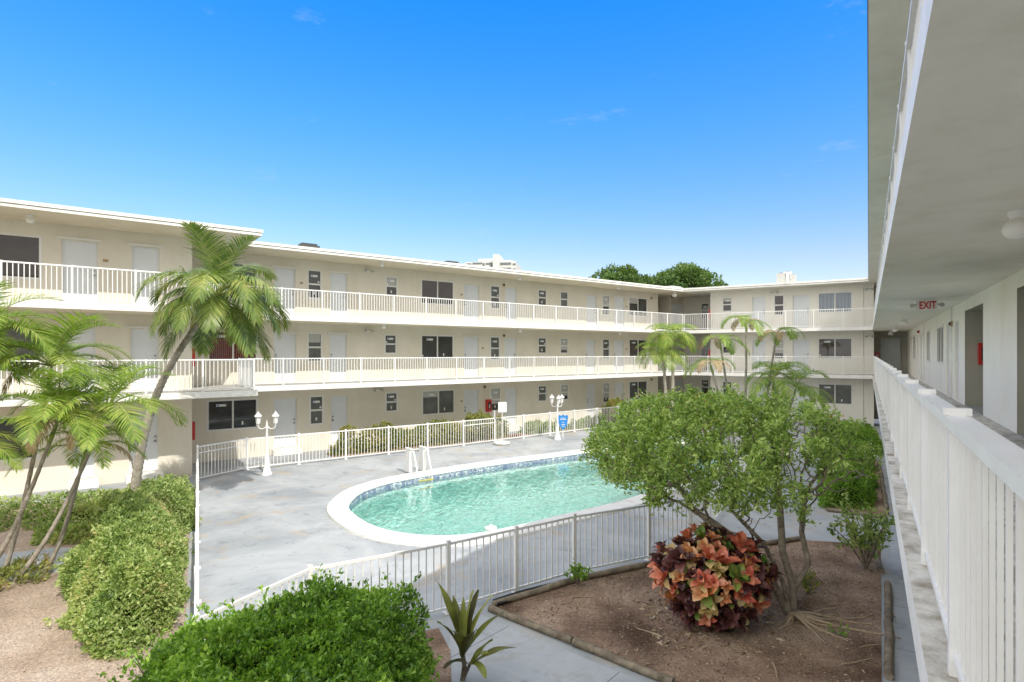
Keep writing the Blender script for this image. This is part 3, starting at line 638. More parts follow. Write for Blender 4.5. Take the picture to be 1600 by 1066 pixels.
def hedge(name,label,cat,poly,H,count,size,mat,seed,rough=.10,z0=0,group=None,rnd=.28,asp=.55,shell=.09,extra=None,freq=2.2):
    poly=np.array(poly,float); c=poly.mean(0); r=np.random.default_rng(seed)
    th=thing(name,label,cat,(float(c[0]),float(c[1]),0),0,group); lp=poly-c
    lo,hi=lp.min(0)-.1,lp.max(0)+.1
    def height(Q,sd): return H*np.clip(1-np.exp(-np.maximum(sd,0)/rnd*1.6),0,1)
    pts=[];tries=0
    while sum(map(len,pts))<count and tries<60:
        tries+=1; k=count*4
        Q=np.stack([r.uniform(lo[0],hi[0],k),r.uniform(lo[1],hi[1],k),r.uniform(z0,H*1.15,k)],1)
        lm=lumps(Q,freq,seed); sd=sdist(Q[:,:2],lp)+rough*.9*lm+.065*lumps(Q,freq*3.5,seed+1); hh=height(Q,sd+.05)+rough*.8*lm+.065*lumps(Q,freq*4,seed+2)
        dep=np.minimum(sd,hh-Q[:,2]); ok=(dep>-.035)&(r.random(k)<np.exp(-np.maximum(dep,0)/shell)); pts.append(Q[ok])
    P=np.concatenate(pts)[:count]
    D=r.normal(size=P.shape); D[:,2]+=.5; sd=sdist(P[:,:2],lp)
    out=P.copy(); out[:,2]=P[:,2]-H*.3; out/=np.linalg.norm(out,axis=1)[:,None]+1e-9; D+=out*.8
    ns=int(count*.0075); ci=r.choice(len(P),ns); od=out[ci]*.8+np.array([0,0,.55])+r.normal(size=(ns,3))*.35; od/=np.linalg.norm(od,axis=1)[:,None]
    ln=r.uniform(.08,.26,ns)*(H**.5); tt=r.uniform(.1,1,(ns,16)); SP=(P[ci][:,None,:]+od[:,None,:]*(tt*ln[:,None])[:,:,None]+r.normal(size=(ns,16,3))*.012).reshape(-1,3); SD=(od[:,None,:]*.7+r.normal(size=(ns,16,3))*.75).reshape(-1,3)
    P=np.concatenate([P,SP]); D=np.concatenate([D,SD])
    mb=MB(); add_leaves(mb,P,D,size*r.uniform(.6,1.35,len(P)),asp,0,rn=r)
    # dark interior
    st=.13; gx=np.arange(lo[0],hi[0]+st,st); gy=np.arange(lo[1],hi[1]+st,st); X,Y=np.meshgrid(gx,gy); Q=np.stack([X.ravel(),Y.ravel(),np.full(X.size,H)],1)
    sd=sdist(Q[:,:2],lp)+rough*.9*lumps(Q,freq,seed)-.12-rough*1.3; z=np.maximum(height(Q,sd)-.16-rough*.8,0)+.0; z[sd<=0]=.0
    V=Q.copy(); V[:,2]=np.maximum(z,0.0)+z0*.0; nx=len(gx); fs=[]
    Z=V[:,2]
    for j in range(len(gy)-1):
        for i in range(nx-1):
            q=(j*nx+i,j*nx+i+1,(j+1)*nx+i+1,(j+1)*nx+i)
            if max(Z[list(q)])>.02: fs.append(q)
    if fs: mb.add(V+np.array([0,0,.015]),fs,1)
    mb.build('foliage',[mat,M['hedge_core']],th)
    s=MB()
    for _ in range(14):
        k=r.integers(len(P)); p=P[k]; s.tube([(p[0]*.7,p[1]*.7,.02),(p[0]*.85+r.normal()*.03,p[1]*.85,p[2]*.5),(p[0]*.98,p[1]*.98,p[2]*.93)],[.014,.01,.004],5)
    s.build('stem',M['bark'],th)
    return th

def frond_mesh(name,L,e0,droop,nl=42,ll=.45,lw=.032,mat=None,seed=0,vee=.35,hang=.55,twist=0.0,rmat=None,gap=.2,curve=0.0):
    r=np.random.default_rng(seed); m=MB(); ts=np.linspace(0,1,22); pts=[np.zeros(3)]; az=0
    for i in range(1,22):
        el=e0-droop*ts[i]**1.25; az=curve*ts[i]**2
        pts.append(pts[-1]+np.array([math.cos(el)*math.cos(az),math.cos(el)*math.sin(az),math.sin(el)])*L/21)
    pts=np.array(pts); m.tube(pts,np.linspace(.02,.004,22)*L/1.8,6,1)
    T=np.gradient(pts,axis=0); T/=np.linalg.norm(T,axis=1)[:,None]
    V=[];Fc=[];nb=0
    for s in (-1,1):
        for i in range(nl):
            t=gap+(1-gap)*(i+r.uniform(-.3,.3)+.5)/nl; t=min(max(t,0),.999); k=t*21; a=int(k); fr=k-a; p=pts[a]*(1-fr)+pts[min(a+1,21)]*fr; tg=T[a]
            side=np.cross(tg,[0,0,1.]); side/=np.linalg.norm(side)+1e-9; up=np.cross(side,tg)
            if twist: side=side*math.cos(twist)+up*math.sin(twist)
            prof=math.sin(math.pi*(.12+.86*((t-gap)/(1-gap)))**.8)*.8+.25
            l=ll*prof*r.uniform(.85,1.12)
            dr=side*s*r.uniform(.75,1.0)+tg*(.45+.45*t)+up*(vee+r.normal()*.12); dr/=np.linalg.norm(dr)
            wv=np.cross(dr,up); wv/=np.linalg.norm(wv)+1e-9
            prev=p; strip=[]
            for j,(f,wd) in enumerate(((0,.5),(.3,1),(.65,.85),(1,.05))):
                dd=dr-np.array([0,0,1.])*hang*f*r.uniform(.8,1.2); dd/=np.linalg.norm(dd)
                q=p if j==0 else prev+dd*l*(f-((0,.3,.65,1)[j-1])); prev=q
                strip+= [q-wv*lw*wd/2,q+wv*lw*wd/2]
            V+=strip
            for j in range(3): Fc.append((nb+2*j,nb+2*j+1,nb+2*j+3,nb+2*j+2))
            nb+=8
    m.addnp(np.array(V),np.array(Fc),0)
    o=m.build(name,[mat or M['palmleaf'],rmat or M['rachis']],None); me=o.data; bpy.data.objects.remove(o); return me
def place(me,name,par,loc,rz,tilt=0,scale=1):
    o=bpy.data.objects.new(name,me); COL.objects.link(o); o.parent=par; o.location=loc; o.rotation_euler=(0,tilt,rz); o.scale=(scale,)*3; return o
def curve_pts(a,b,bow,n=14):
    a=np.array(a,float);b=np.array(b,float); t=np.linspace(0,1,n)[:,None]; return a+(b-a)*t+np.array(bow)*np.sin(math.pi*t)
def palm(name,label,base,top,bow,r0,r1,fr,seed,group=None,ring=.07,flower=False,shaft=.55,bark='palmbark',shaftmat='crownshaft'):
    r=random.Random(seed); th=thing(name,label,'palm tree',(base[0],base[1],base[2] if len(base)>2 else 0),0,group)
    t=np.array(top)-np.array([base[0],base[1],base[2] if len(base)>2 else 0])
    L=np.linalg.norm(t); nn=max(14,int(L/ring)); p=curve_pts((0,0,0),t,bow,nn)
    rad=np.linspace(r0,r1,nn)*(1+.07*np.cos(np.arange(nn)*math.pi)); rad[0]*=1.35; rad[1]*=1.15
    m=MB(); m.tube(p,rad,12); m.build('trunk',M[bark],th,True)
    dv=p[-1]-p[-3]; dv/=np.linalg.norm(dv)
    if shaft: m=MB(); q=[p[-1]-dv*.04+dv*shaft*k for k in (0,.25,.6,1)]; m.tube(q,[r1*1.05,r1*1.25,r1*1.0,r1*.55],10); m.build('crownshaft',M[shaftmat],th,True)
    tip=p[-1]+dv*shaft*.9
    for me,rz,tilt,sc_ in fr: place(me,'frond',th,tuple(tip),rz,tilt,sc_)
    if flower:
        m=MB()
        for k in range(26):
            a=r.uniform(0,6.28); l=r.uniform(.3,.6); e=np.array([math.cos(a)*.55-.1,math.sin(a)*.55-.35,-.5]); b0=p[-1]+dv*.05
            m.tube([b0,b0+e*l*.5+np.array([0,0,.12]),b0+e*l+np.array([0,0,-.1])],[.012,.009,.006],5)
        m.build('flower_stalk',M['yellowstalk'],th)
    return th

# ================================================================== PALMS
PF=[frond_mesh('palm_frond',2.0,e,d,74,.66,.027,seed=i,hang=h,vee=v,curve=c) for i,(e,d,h,v,c) in enumerate([(1.25,1.9,.75,.3,.1),(.95,2.3,.85,.25,-.3),(.6,2.2,.9,.2,.3),(.2,1.7,.9,.15,0),(-.4,1.1,.7,.1,.1),(1.4,.9,.4,.45,0)])]
fr=[]; rr=random.Random(4)
for i in range(27):
    k=[5,0,5,0,1,1,0,1,2,2,1,2,2,1,2,3,2,3,2,3,3,3,4,3,4,4,4][i]; fr.append((PF[k],i*2.399+rr.uniform(-.25,.25),0,rr.uniform(.88,1.18)))
palm('palm_tree','tall leaning single palm with drooping crown in front of the left balconies',(-10.15,15.3),(-7.95,14.7,5.05),(-.35,0,.3),.125,.068,fr,1,flower=True,shaft=.75)
AF=[frond_mesh('areca_frond',2.0,e,d,58,.56,.022,mat=M['arecaleaf'],seed=20+i,hang=h,vee=v,curve=c) for i,(e,d,h,v,c) in enumerate([(1.25,1.5,.45,.5,.1),(.95,1.9,.55,.4,-.2),(.65,1.9,.6,.35,.2),(.3,1.4,.6,.3,0)])]
AD=[frond_mesh('dry_frond',1.3,.3,1.9,34,.34,.024,mat=M['arecadry'],seed=30,hang=1.0,vee=0,rmat=M['arecadry']),]
lab=['leftmost slender clump palm leaning right by the sandy bed','clump palm with tallest crown near the left picture edge','clump palm whose crown overlaps the left balcony railing','slender clump palm with yellowing frond base','rightmost clump palm with long fronds reaching the tall palm trunk','low clump palm with hanging pinnate frond at the left edge','short slender clump palm with dry grey frond']
tips=[(-9.5,10.0,3.45),(-9.1,9.7,3.95),(-8.3,10.2,3.45),(-8.0,9.9,2.6),(-7.5,10.3,2.6),(-8.9,8.9,2.3),(-8.0,10.6,1.95)]
bases=[(-9.9,10.2),(-9.7,9.6),(-9.2,10.3),(-9.3,9.9),(-8.9,10.2),(-9.75,9.2),(-8.7,10.6)]
for i in range(7):
    rr=random.Random(50+i); fr=[]
    for k in range(16): fr.append((AF[[0,0,1,1,2,1,2,3,1,2,2,3,0,2,1,0][k]],k*2.399+i+rr.uniform(-.3,.3),0,rr.uniform(.62,.84)*(.8 if i in (5,6) else 1)))
    fr.append((AD[0],rr.uniform(0,6.28),0,.8))
    palm('clump_palm',lab[i],bases[i],tips[i],(.0,0,-.25),.042,.03,fr,60+i,'slender palms in the left clump',ring=.09,shaft=.5)
TF=[frond_mesh('palm_frond',1.75,e,d,32,.62,.022,mat=M['arecaleaf'],seed=40+i,hang=.9,vee=.25) for i,(e,d) in enumerate([(1.2,2.0),(.8,2.4),(.4,2.0)])]
for i,(b,t,l) in enumerate([((7.55,28.3),(7.45,28.2,3.75),'left trunk of the twin palms near the far courtyard corner'),((7.72,28.0),(7.8,27.9,4.65),'taller pale trunk of the twin palms near the far courtyard corner')]):
    rr=random.Random(70+i); fr=[(TF[k%3],k*2.399+i,0,rr.uniform(.85,1.05)) for k in range(20)]
    palm('twin_palm',l,b,t,(.1,0,0),.10,.065,fr,80+i,'twin palms at the far corner',shaft=.3,bark='palmbark')
SF=[frond_mesh('areca_frond',1.35,e,d,40,.40,.024,mat=M['arecaleaf'],seed=90+i,hang=.7,vee=.3) for i,(e,d) in enumerate([(1.2,2.0),(.8,2.2),(.3,1.7)])]
SFD=frond_mesh('dry_frond',1.1,.7,2.3,26,.3,.024,mat=M['arecadry'],seed=97,hang=.9,vee=.1,rmat=M['arecadry'])
cl=[((8.1,20.2),(8.2,20.0,4.9),'tallest thin palm behind the flowering tree before the end wing'),((7.95,20.3),(7.35,20.1,4.25),'thin palm left of the tallest one behind the flowering tree'),((8.6,20.4),(9.3,20.2,4.5),'thin palm right of the tallest one with a yellowed crown'),((7.8,20.0),(6.95,19.8,3.45),'low thin palm at the left of the group behind the flowering tree'),((8.8,20.1),(9.0,19.7,2.9),'short palm with fresh green fronds behind the flowering tree'),((9.1,20.4),(9.8,19.9,2.6),'short palm with a long arching frond at the right of its group')]
for i,(b,t,l) in enumerate(cl):
    rr=random.Random(100+i); n_=8 if i<4 else 10
    fr=[((SF[k%3] if (i>3 or k%3) else SFD),k*2.399+i*1.3,0,rr.uniform(.75,1.05)*(1.15 if i>3 else .9)) for k in range(n_)]
    palm('thin_palm',l,b,t,(.05,0,0),.05,.035,fr,110+i,'thin palms behind the flowering tree',ring=.1,shaft=.35)

# ================================================================== FLOWERING TREE (space colonisation)
def col_tree(base,stems,cent,rad,natt,seed,step=.11,infl=.9,kill=.17,lowcut=-.45):
    r=np.random.default_rng(seed); A=[]
    while len(A)<natt:
        q=r.uniform(-1,1,3)
        if np.linalg.norm(q)<1 and q[2]>lowcut and np.linalg.norm(q)>.42: A.append(np.array(cent)+q*np.array(rad))
    A=np.array(A); nodes=[]; par=[]
    for st in stems:
        prev=-1
        for p in st: nodes.append(np.array(p,float)); par.append(prev); prev=len(nodes)-1
    for it in range(140):
        if len(A)==0: break
        Nn=np.array(nodes); d=np.linalg.norm(A[:,None]-Nn[None],axis=2); j=d.argmin(1); dm=d.min(1)
        act=dm<(infl if it>2 else 9); grow={}
        for a,k,u in zip(A,j,act):
            if u: grow.setdefault(k,[]).append((a-Nn[k])/np.linalg.norm(a-Nn[k]))
        if not grow: infl*=1.5; 
        new=0
        for k,vs in grow.items():
            v=np.mean(vs,0)+r.normal(size=3)*.16; v/=np.linalg.norm(v)+1e-9; q=Nn[k]+v*step
            nodes.append(q); par.append(k); new+=1
        Nn=np.array(nodes); d=np.linalg.norm(A[:,None]-Nn[None],axis=2).min(1); A=A[d>kill]
        if len(nodes)>5200: break
    n=len(nodes); rad_=np.zeros(n); ch=[[] for _ in range(n)]
    for i,p in enumerate(par):
        if p>=0: ch[p].append(i)
    for i in range(n-1,-1,-1):
        rad_[i]=.0035 if not ch[i] else sum(rad_[c]**2.2 for c in ch[i])**(1/2.2)
    return np.array(nodes),par,rad_,ch
def lin(pts,n=8):
    pts=np.array(pts,float); out=[]
    for a,b in zip(pts[:-1],pts[1:]):
        for t in np.linspace(0,1,n,endpoint=False): out.append(a+(b-a)*t)
    out.append(pts[-1]); return out
TB=(4.34,8.85)
tr=thing('flowering_tree','spreading multi-stemmed tree with small leaves and red buds over the croton bed','tree',(TB[0],TB[1],0))
stems=[lin([(0,0,0),(-.12,.05,.55),(-.35,.2,1.1),(-.75,.5,1.55)]),lin([(.03,.02,0),(.02,.02,.5),(-.08,.15,1.0),(.05,.5,1.5),(.15,.8,1.9)]),lin([(-.02,.03,.05),(-.3,.1,.6),(-.55,.3,1.0),(-1.3,.8,1.5)]),lin([(.05,0,.5),(.28,.05,.85),(.22,.15,1.3),(.45,.5,1.8)])]
nodes,par_,rd,ch=col_tree((0,0,0),stems,(-.72,1.05,2.45),(2.42,2.2,1.05),1500,5,lowcut=-.85)
m=MB(); done=set()
for i in range(len(nodes)-1,-1,-1):
    if ch[i] : continue
    chain=[i]; k=i
    while par_[k]>=0 and k not in done:
        done.add(k); k=par_[k]; chain.append(k)
    if len(chain)>1:
        rr_=np.clip(rd[chain]*1.75,.004,.085); pp=nodes[chain]
        m.tube(pp,np.maximum(rr_,.0068),5 if rr_.max()<.02 else 8,0,False)
m.build('trunk',M['bark'],tr,True)
r=np.random.default_rng(12); tips_=[i for i in range(len(nodes)) if rd[i]<.012 and nodes[i][2]>1.2]
TI=nodes[r.choice(tips_,2600,replace=True)]
TI=np.repeat(TI,4,0)+np.repeat(r.normal(size=(2600,3))*.03,4,0); P=np.repeat(TI,5,0)+r.normal(size=(52000,3))*.062; 
dens=1.25*lumps(TI.repeat(5,0),3.4,3)+2.3*(TI.repeat(5,0)[:,2]-2.2)+.95*(-(P[:,0]+.5)); keep=dens>r.normal(size=len(P))*.25-.30; P=P[keep]
P=P[(P[:,0]<1.6)]
D=r.normal(size=P.shape); D[:,2]+=.3; mb=MB(); add_leaves(mb,P,D,.078*r.uniform(.6,1.3,len(P)),.45,0,rn=r); mb.build('crown',M['treeleaf'],tr)
mb=MB(); q=P[(P[:,2]>2.75)]; q=q[r.choice(len(q),260)]; cl_=np.repeat(q[:45],9,0)+r.normal(size=(405,3))*.05; D=r.normal(size=cl_.shape); D[:,2]+=1; add_leaves(mb,cl_,D,.05,.3,0,rn=r); tag(mb.build('bloom',M['petal'],tr),kind='stuff')
m=MB(); rr=random.Random(8)
for k in range(15):
    a=rr.uniform(-1.15,.35) if k<11 else rr.uniform(3.3,4.4); L=rr.uniform(.5,1.45) if k<11 else rr.uniform(.3,.6); p=np.array([0,0,.10]); pts=[p]; 
    for j in range(9):
        a+=rr.gauss(0,.16); p=p+np.array([math.cos(a),math.sin(a),0])*L/9; pts.append(np.array([p[0],p[1],max(.018,.10*(1-(j+1)/4)+.014+rr.uniform(0,.012))]))
    m.tube(pts,np.linspace(.030,.009,10),6)
m.build('root',M['root'],tr,True)

# ================================================================== HEDGES AND SHRUBS
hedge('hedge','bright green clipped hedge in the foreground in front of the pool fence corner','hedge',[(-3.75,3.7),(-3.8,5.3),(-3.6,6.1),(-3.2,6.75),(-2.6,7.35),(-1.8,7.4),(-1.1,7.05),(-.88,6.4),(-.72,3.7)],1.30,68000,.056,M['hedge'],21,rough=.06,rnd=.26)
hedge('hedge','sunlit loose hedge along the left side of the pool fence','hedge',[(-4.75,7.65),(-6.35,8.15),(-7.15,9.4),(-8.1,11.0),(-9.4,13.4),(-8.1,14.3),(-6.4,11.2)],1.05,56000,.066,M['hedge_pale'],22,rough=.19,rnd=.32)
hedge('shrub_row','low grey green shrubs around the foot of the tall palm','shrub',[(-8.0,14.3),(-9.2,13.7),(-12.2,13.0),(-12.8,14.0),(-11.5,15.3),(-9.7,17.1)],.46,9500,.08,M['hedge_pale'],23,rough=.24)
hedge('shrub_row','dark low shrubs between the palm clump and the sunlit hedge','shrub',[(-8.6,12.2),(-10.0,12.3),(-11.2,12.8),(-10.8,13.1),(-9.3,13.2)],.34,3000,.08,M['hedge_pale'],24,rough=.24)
hedge('shrub','yellow green spiky ground plants beside the left path','shrub',gp([(-60,960),(0,930),(60,915),(85,900),(60,895),(0,905),(-60,915)]),.24,1500,.12,M['varieg'],25,rough=.15,asp=.25)
hedge('hedge','long shaded hedge in the far bed beside the right walkway','hedge',[(8.25,15.2),(9.45,15.0),(13.1,20.9),(12.0,21.9)],.95,30000,.065,M['hedge'],26,rough=.09)
hedge('hedge','small clipped hedge beyond the white step near the end wing','hedge',[(13.3,23.2),(14.7,22.9),(16.9,26.5),(14.9,28.0)],.8,11000,.075,M['hedge'],27,rough=.09)
hedge('hedge','tall variegated hedge against the wall behind the pool fence','hedge',[LW.w(2.2,.0),LW.w(8.2,.0),LW.w(8.2,.7),LW.w(2.2,.7)],1.02,13000,.10,M['varieg'],28,rough=.12,group=None)
hedge('hedge','yellow tipped hedge left of the pool gate behind the fence','hedge',[LW.w(8.5,.0),LW.w(10.7,.0),LW.w(10.7,.7),LW.w(8.5,.7)],1.12,5000,.10,M['varieg'],29,rough=.12)
hedge('hedge','low dark hedge behind the fence below the blue sign','hedge',[LW.w(12.0,.1),LW.w(17.6,.1),LW.w(17.6,.7),LW.w(12.0,.7)],.55,7000,.085,M['hedge_pale'],30,rough=.1)
hedge('bush','round light green bush standing tall behind the fence right of the lamp','bush',[LW.w(18.0,.2),LW.w(19.0,-.15),LW.w(20.2,.2),LW.w(20.4,1.0),LW.w(19.4,1.5),LW.w(18.2,1.2)],1.65,9000,.10,M['varieg'],31,rough=.14,rnd=.5)
hedge('hedge','low grey hedge at the far corner inside the last fence panels','hedge',[LW.w(21.3,.2),LW.w(24.3,.2),LW.w(24.3,.9),LW.w(21.3,.9)],.6,5000,.09,M['hedge_pale'],32,rough=.1)

def sprig(name,label,loc,h,n,lsize,mat,seed,spread=.4,nst=9,cat='shrub'):
    r=np.random.default_rng(seed); th=thing(name,label,cat,(loc[0],loc[1],0)); s=MB(); P=[];D=[]
    for k in range(nst):
        a=r.uniform(0,6.28); d=np.array([math.cos(a)*spread*r.uniform(.2,1),math.sin(a)*spread*r.uniform(.2,1),h*r.uniform(.55,1)])
        pts=[np.zeros(3),d*.5+np.array([0,0,h*.08]),d]; s.tube(pts,[.014*h+.003,.009*h+.002,.003],5)
        for j in range(n//nst):
            t=r.uniform(.45,1.03); P.append(d*t+r.normal(size=3)*.05*h); v=d/np.linalg.norm(d)*.6+r.normal(size=3)*.8; D.append(v)
    s.build('stem',M['bark'],th); mb=MB(); add_leaves(mb,np.array(P),np.array(D),lsize,.42,0,rn=r); mb.build('foliage',mat,th); return th
sprig('young_shrub','young shrub with loose pale leaves beside the right walkway',(6.75,10.9),1.25,620,.13,M['hedge_pale'],41,.75,16)
sprig('weed','small yellow green weed right of the tree trunk',(5.05,9.75),.38,150,.085,M['varieg'],42,.3,10,'weed')
sprig('weed','bright green weed against the pool fence at the timber',(1.15,10.12),.36,200,.085,M['hedge'],43,.24,10,'weed')
sprig('weed','tiny green weed between the bare tree roots',(4.75,8.3),.16,45,.06,M['hedge'],44,.22,7,'weed')
sprig('weed','small sapling in the shade left of the foreground hedge',(-4.6,7.2),.5,120,.08,M['hedge'],45,.35,9,'weed')

# croton
cr=thing('croton_bush','croton bush with red, orange and maroon leaf rosettes under the tree','bush',(3.05,8.75,0)); r=np.random.default_rng(9)
mb=MB()
def cleaf(mb,p,d,up,L,W,mi):
    s=np.cross(d,up); s/=np.linalg.norm(s)+1e-9; u=np.cross(s,d); V=[]
    for f,wd,lift in ((0,.10,0),(.2,.72,.05),(.5,1,.07),(.8,.80,.02),(1,.12,-.10)):
        c=p+d*L*f+u*L*lift; V+=[c-s*W*wd/2+u*W*.16*wd,c,c+s*W*wd/2+u*W*.16*wd]
    V=np.array(V); fs=[]
    for j in range(4):
        for k in range(2): fs.append((3*j+k,3*j+k+1,3*j+k+4,3*j+k+3))
    mb.addnp(V,np.array(fs),mi)
BL=[((-.36,.0,.92),(.42,.50,.40)),((.30,-.05,.86),(.46,.5,.48)),((-.02,-.12,.46),(.50,.45,.40)),((-.02,.15,1.12),(.40,.42,.34)),((.0,-.3,.82),(.42,.36,.42))]
ctr=np.array([0,0,.78]); rdx=np.array([.82,.75,.72]); cents=[]
tries=0
while len(cents)<210 and tries<9000:
    tries+=1; v=r.normal(size=3); v/=np.linalg.norm(v)
    bi=int(r.integers(len(BL))); bc,br=BL[bi]; q=np.array(bc)+v*np.array(br)*r.uniform(.85,1.06)
    if any(j!=bi and np.linalg.norm((q-np.array(c2))/np.array(r2))<.86 for j,(c2,r2) in enumerate(BL)): continue
    if q[2]<.12: continue
    if all(np.linalg.norm(q-c[0])> .152 for c in cents): cents.append((q,v))
for q,v in cents:
    a=r.random(); low=q[2]<.45
    mi=2 if (low and a<.65) else int(r.choice(5,p=[.36,.14,.34,.07,.09])); big=r.choice([.6,.75,.9,1.05,1.3])
    ax=v+np.array([0,0,.55]); ax/=np.linalg.norm(ax); e1=np.cross(ax,[.3,.5,.2]); e1/=np.linalg.norm(e1); e2=np.cross(ax,e1)
    for k in range(8):
        an=k*2.399; op=.35+.15*k; d=ax*math.cos(op)+(e1*math.cos(an)+e2*math.sin(an))*math.sin(op); m2=mi
        if k>4 and r.random()<.55: m2=int(r.choice([2,3,4]))
        cleaf(mb,q+ax*.04*(1-k/10)-ax*.05,d,ax,r.uniform(.16,.23)*big,r.uniform(.095,.13)*big,m2)
P=r.normal(size=(1500,3)); P/=np.linalg.norm(P,axis=1)[:,None]; P=ctr+P*rdx*r.uniform(.35,.78,(1500,1)); P=P[P[:,2]>.08]
for p in P[:1000]:
    d=r.normal(size=3); d/=np.linalg.norm(d); cleaf(mb,p,d,np.array([0,.3,1.]),.17,.075,2 if r.random()<.8 else 3)
mb.build('foliage',[M[n] for n,_ in CRO],cr)
s=MB()
for k in range(16): v=cents[k*5][0]; s.tube([(v[0]*.15,v[1]*.15,0.0),(v[0]*.5,v[1]*.5,v[2]*.5),tuple(v*.95)],[.02,.014,.008],6)
s.build('stem',M['bark'],cr)
cr.scale=(1.04,1,.92)
# dracaena
dr=thing('dracaena','strappy dark and lime leaved plant beside the foreground hedge','plant',(-.62,7.2,0)); r=np.random.default_rng(14); mb=MB(); s=MB()
s.tube([(0,0,0),(.02,0,.18),(.0,.02,.32)],[.035,.03,.026],8); s.tube([(.02,0,.05),(.10,-.05,.25)],[.025,.02],7); s.build('stem',M['bark'],dr)
def strap(mb,p,az,el,L,W,dp,mi=0):
    P=np.array(p,float); V=[]; n_=9; u=np.array([math.cos(az),math.sin(az),0]); sd=np.array([-math.sin(az),math.cos(az),0])
    for j in range(n_+1):
        t=j/n_; e=el-dp*t*t; w=W*math.sin(math.pi*(.1+.88*t))**.7*(.35 if t==0 else 1); 
        wob=.012*math.sin(9*t+az*3); up=np.array([0,0,1.])*math.cos(e)-u*math.sin(e)
        V+=[P-sd*w/2+up*(w*.22+wob),P,P+sd*w/2+up*(w*.22-wob)]; P=P+(u*math.cos(e)+np.array([0,0,1.])*math.sin(e))*L/n_
    fs=[]
    for j in range(n_):
        for k in range(2): fs.append((3*j+k,3*j+k+1,3*j+k+4,3*j+k+3))
    mb.addnp(np.array(V),np.array(fs),mi)
for az,el,L,W,dp in ((2.7,1.25,.85,.12,.35),(2.3,1.35,.70,.10,.2),(.3,1.2,.75,.10,.45),(.9,1.25,.70,.11,.25),(0.1,.95,.72,.11,.6),(5.3,1.1,.55,.12,.5),(4.4,1.2,.5,.11,.8),(3.6,1.15,.55,.1,.6),(1.6,1.4,.65,.09,.2),(.5,1.45,.75,.09,.2)):
    strap(mb,(0,0,.20+r.uniform(0,.14)),az,el,L*1.12,W*1.15,dp)
for az,el,L,W,dp in ((-.05,.55,.62,.12,.6),(-1.1,.5,.5,.12,1.3),(5.6,.9,.4,.10,.8),(3.9,.6,.45,.1,1.2),(.5,.8,.4,.09,.5)): strap(mb,(.10,-.05,.22),az,el,L,W,dp)
mb.build('foliage',M['dracleaf'],dr)

# background trees
for (cx_,Yd,zc,rx,rz_,sd_,lab_) in ((12.0,63,9.9,3.6,3.6,1,'smaller dark green tree beyond the beige roof'),(19.0,64,9.3,5.4,4.6,2,'larger broad dark green tree beyond the roof corner')):
    th=thing('background_tree',lab_,'tree',(cx_,Yd,0),0,'trees beyond the roof'); r=np.random.default_rng(sd_+60)
    m=MB(); m.tube([(0,0,0),(.1,0,3),(0,.1,zc-1)],[.4,.32,.2],10)
    cen_=[]
    for k in range(46):
        v=r.normal(size=3); v/=np.linalg.norm(v); v[2]=abs(v[2])*1.0-.15; c=np.array([v[0]*rx,v[1]*rx*.8,zc+v[2]*rz_])*np.array([1,1,1])*1.0; c[:2]*=r.uniform(.35,1); cen_.append(c)
        if k<12: m.tube([(0,0,zc-2),c*.55+np.array([0,0,zc*.42]),c],[.18,.1,.04],6)
    m.build('trunk',M['bark'],th,True)
    mb=MB()
    for c in cen_:
        k=420; v=r.normal(size=(k,3)); v/=np.linalg.norm(v,axis=1)[:,None]; rr_=r.uniform(.75,1.35); P=c+v*rr_*(r.uniform(.55,1.08,(k,1)))*np.array([1,1,.8]); add_leaves(mb,P,v+r.normal(size=v.shape)*.7,.36,.5,0,rn=r)
    mb.build('crown',M['bgleaf'],th)

# distant tower
YD=170.0
tw=thing('apartment_tower','distant pale grey apartment block with stair shaft rising above the roof','tower block',((766-CX)/F*YD,YD,0),R(-8))
k=YD/F; m=MB(); tz=lambda py:EYE+(HY-py)*k; tx=lambda px:(px-766)*k
m.box(tx(726),tx(806),0,14,0,tz(409)); m.box(tx(745),tx(771),2,12,tz(409),tz(402.5)); m.box(tx(781),tx(800),1,10,tz(409),tz(406.5)); m.box(tx(771.5),tx(781.5),-1.5,6,0,tz(399)); m.build('wall',M['tower'],tw)
for a,b,t,u in ((728,736,411,413),(738,753,410,412),(754,757,411,416),(759,766,411,413),(766.5,771,411,417),(748,768,407.5,409),(782,799,411,414),(801.5,806,412.5,414.5)):
    for j in range(3):
        m=MB(); dz=j*8*k; yy=(-.06 if t>409 else 1.9); m.box(tx(a),tx(b),yy-.12,yy,tz(u)-dz,tz(t)-dz)
        if t>409 or j==0: m.build('window',M['towerglass'],tw)
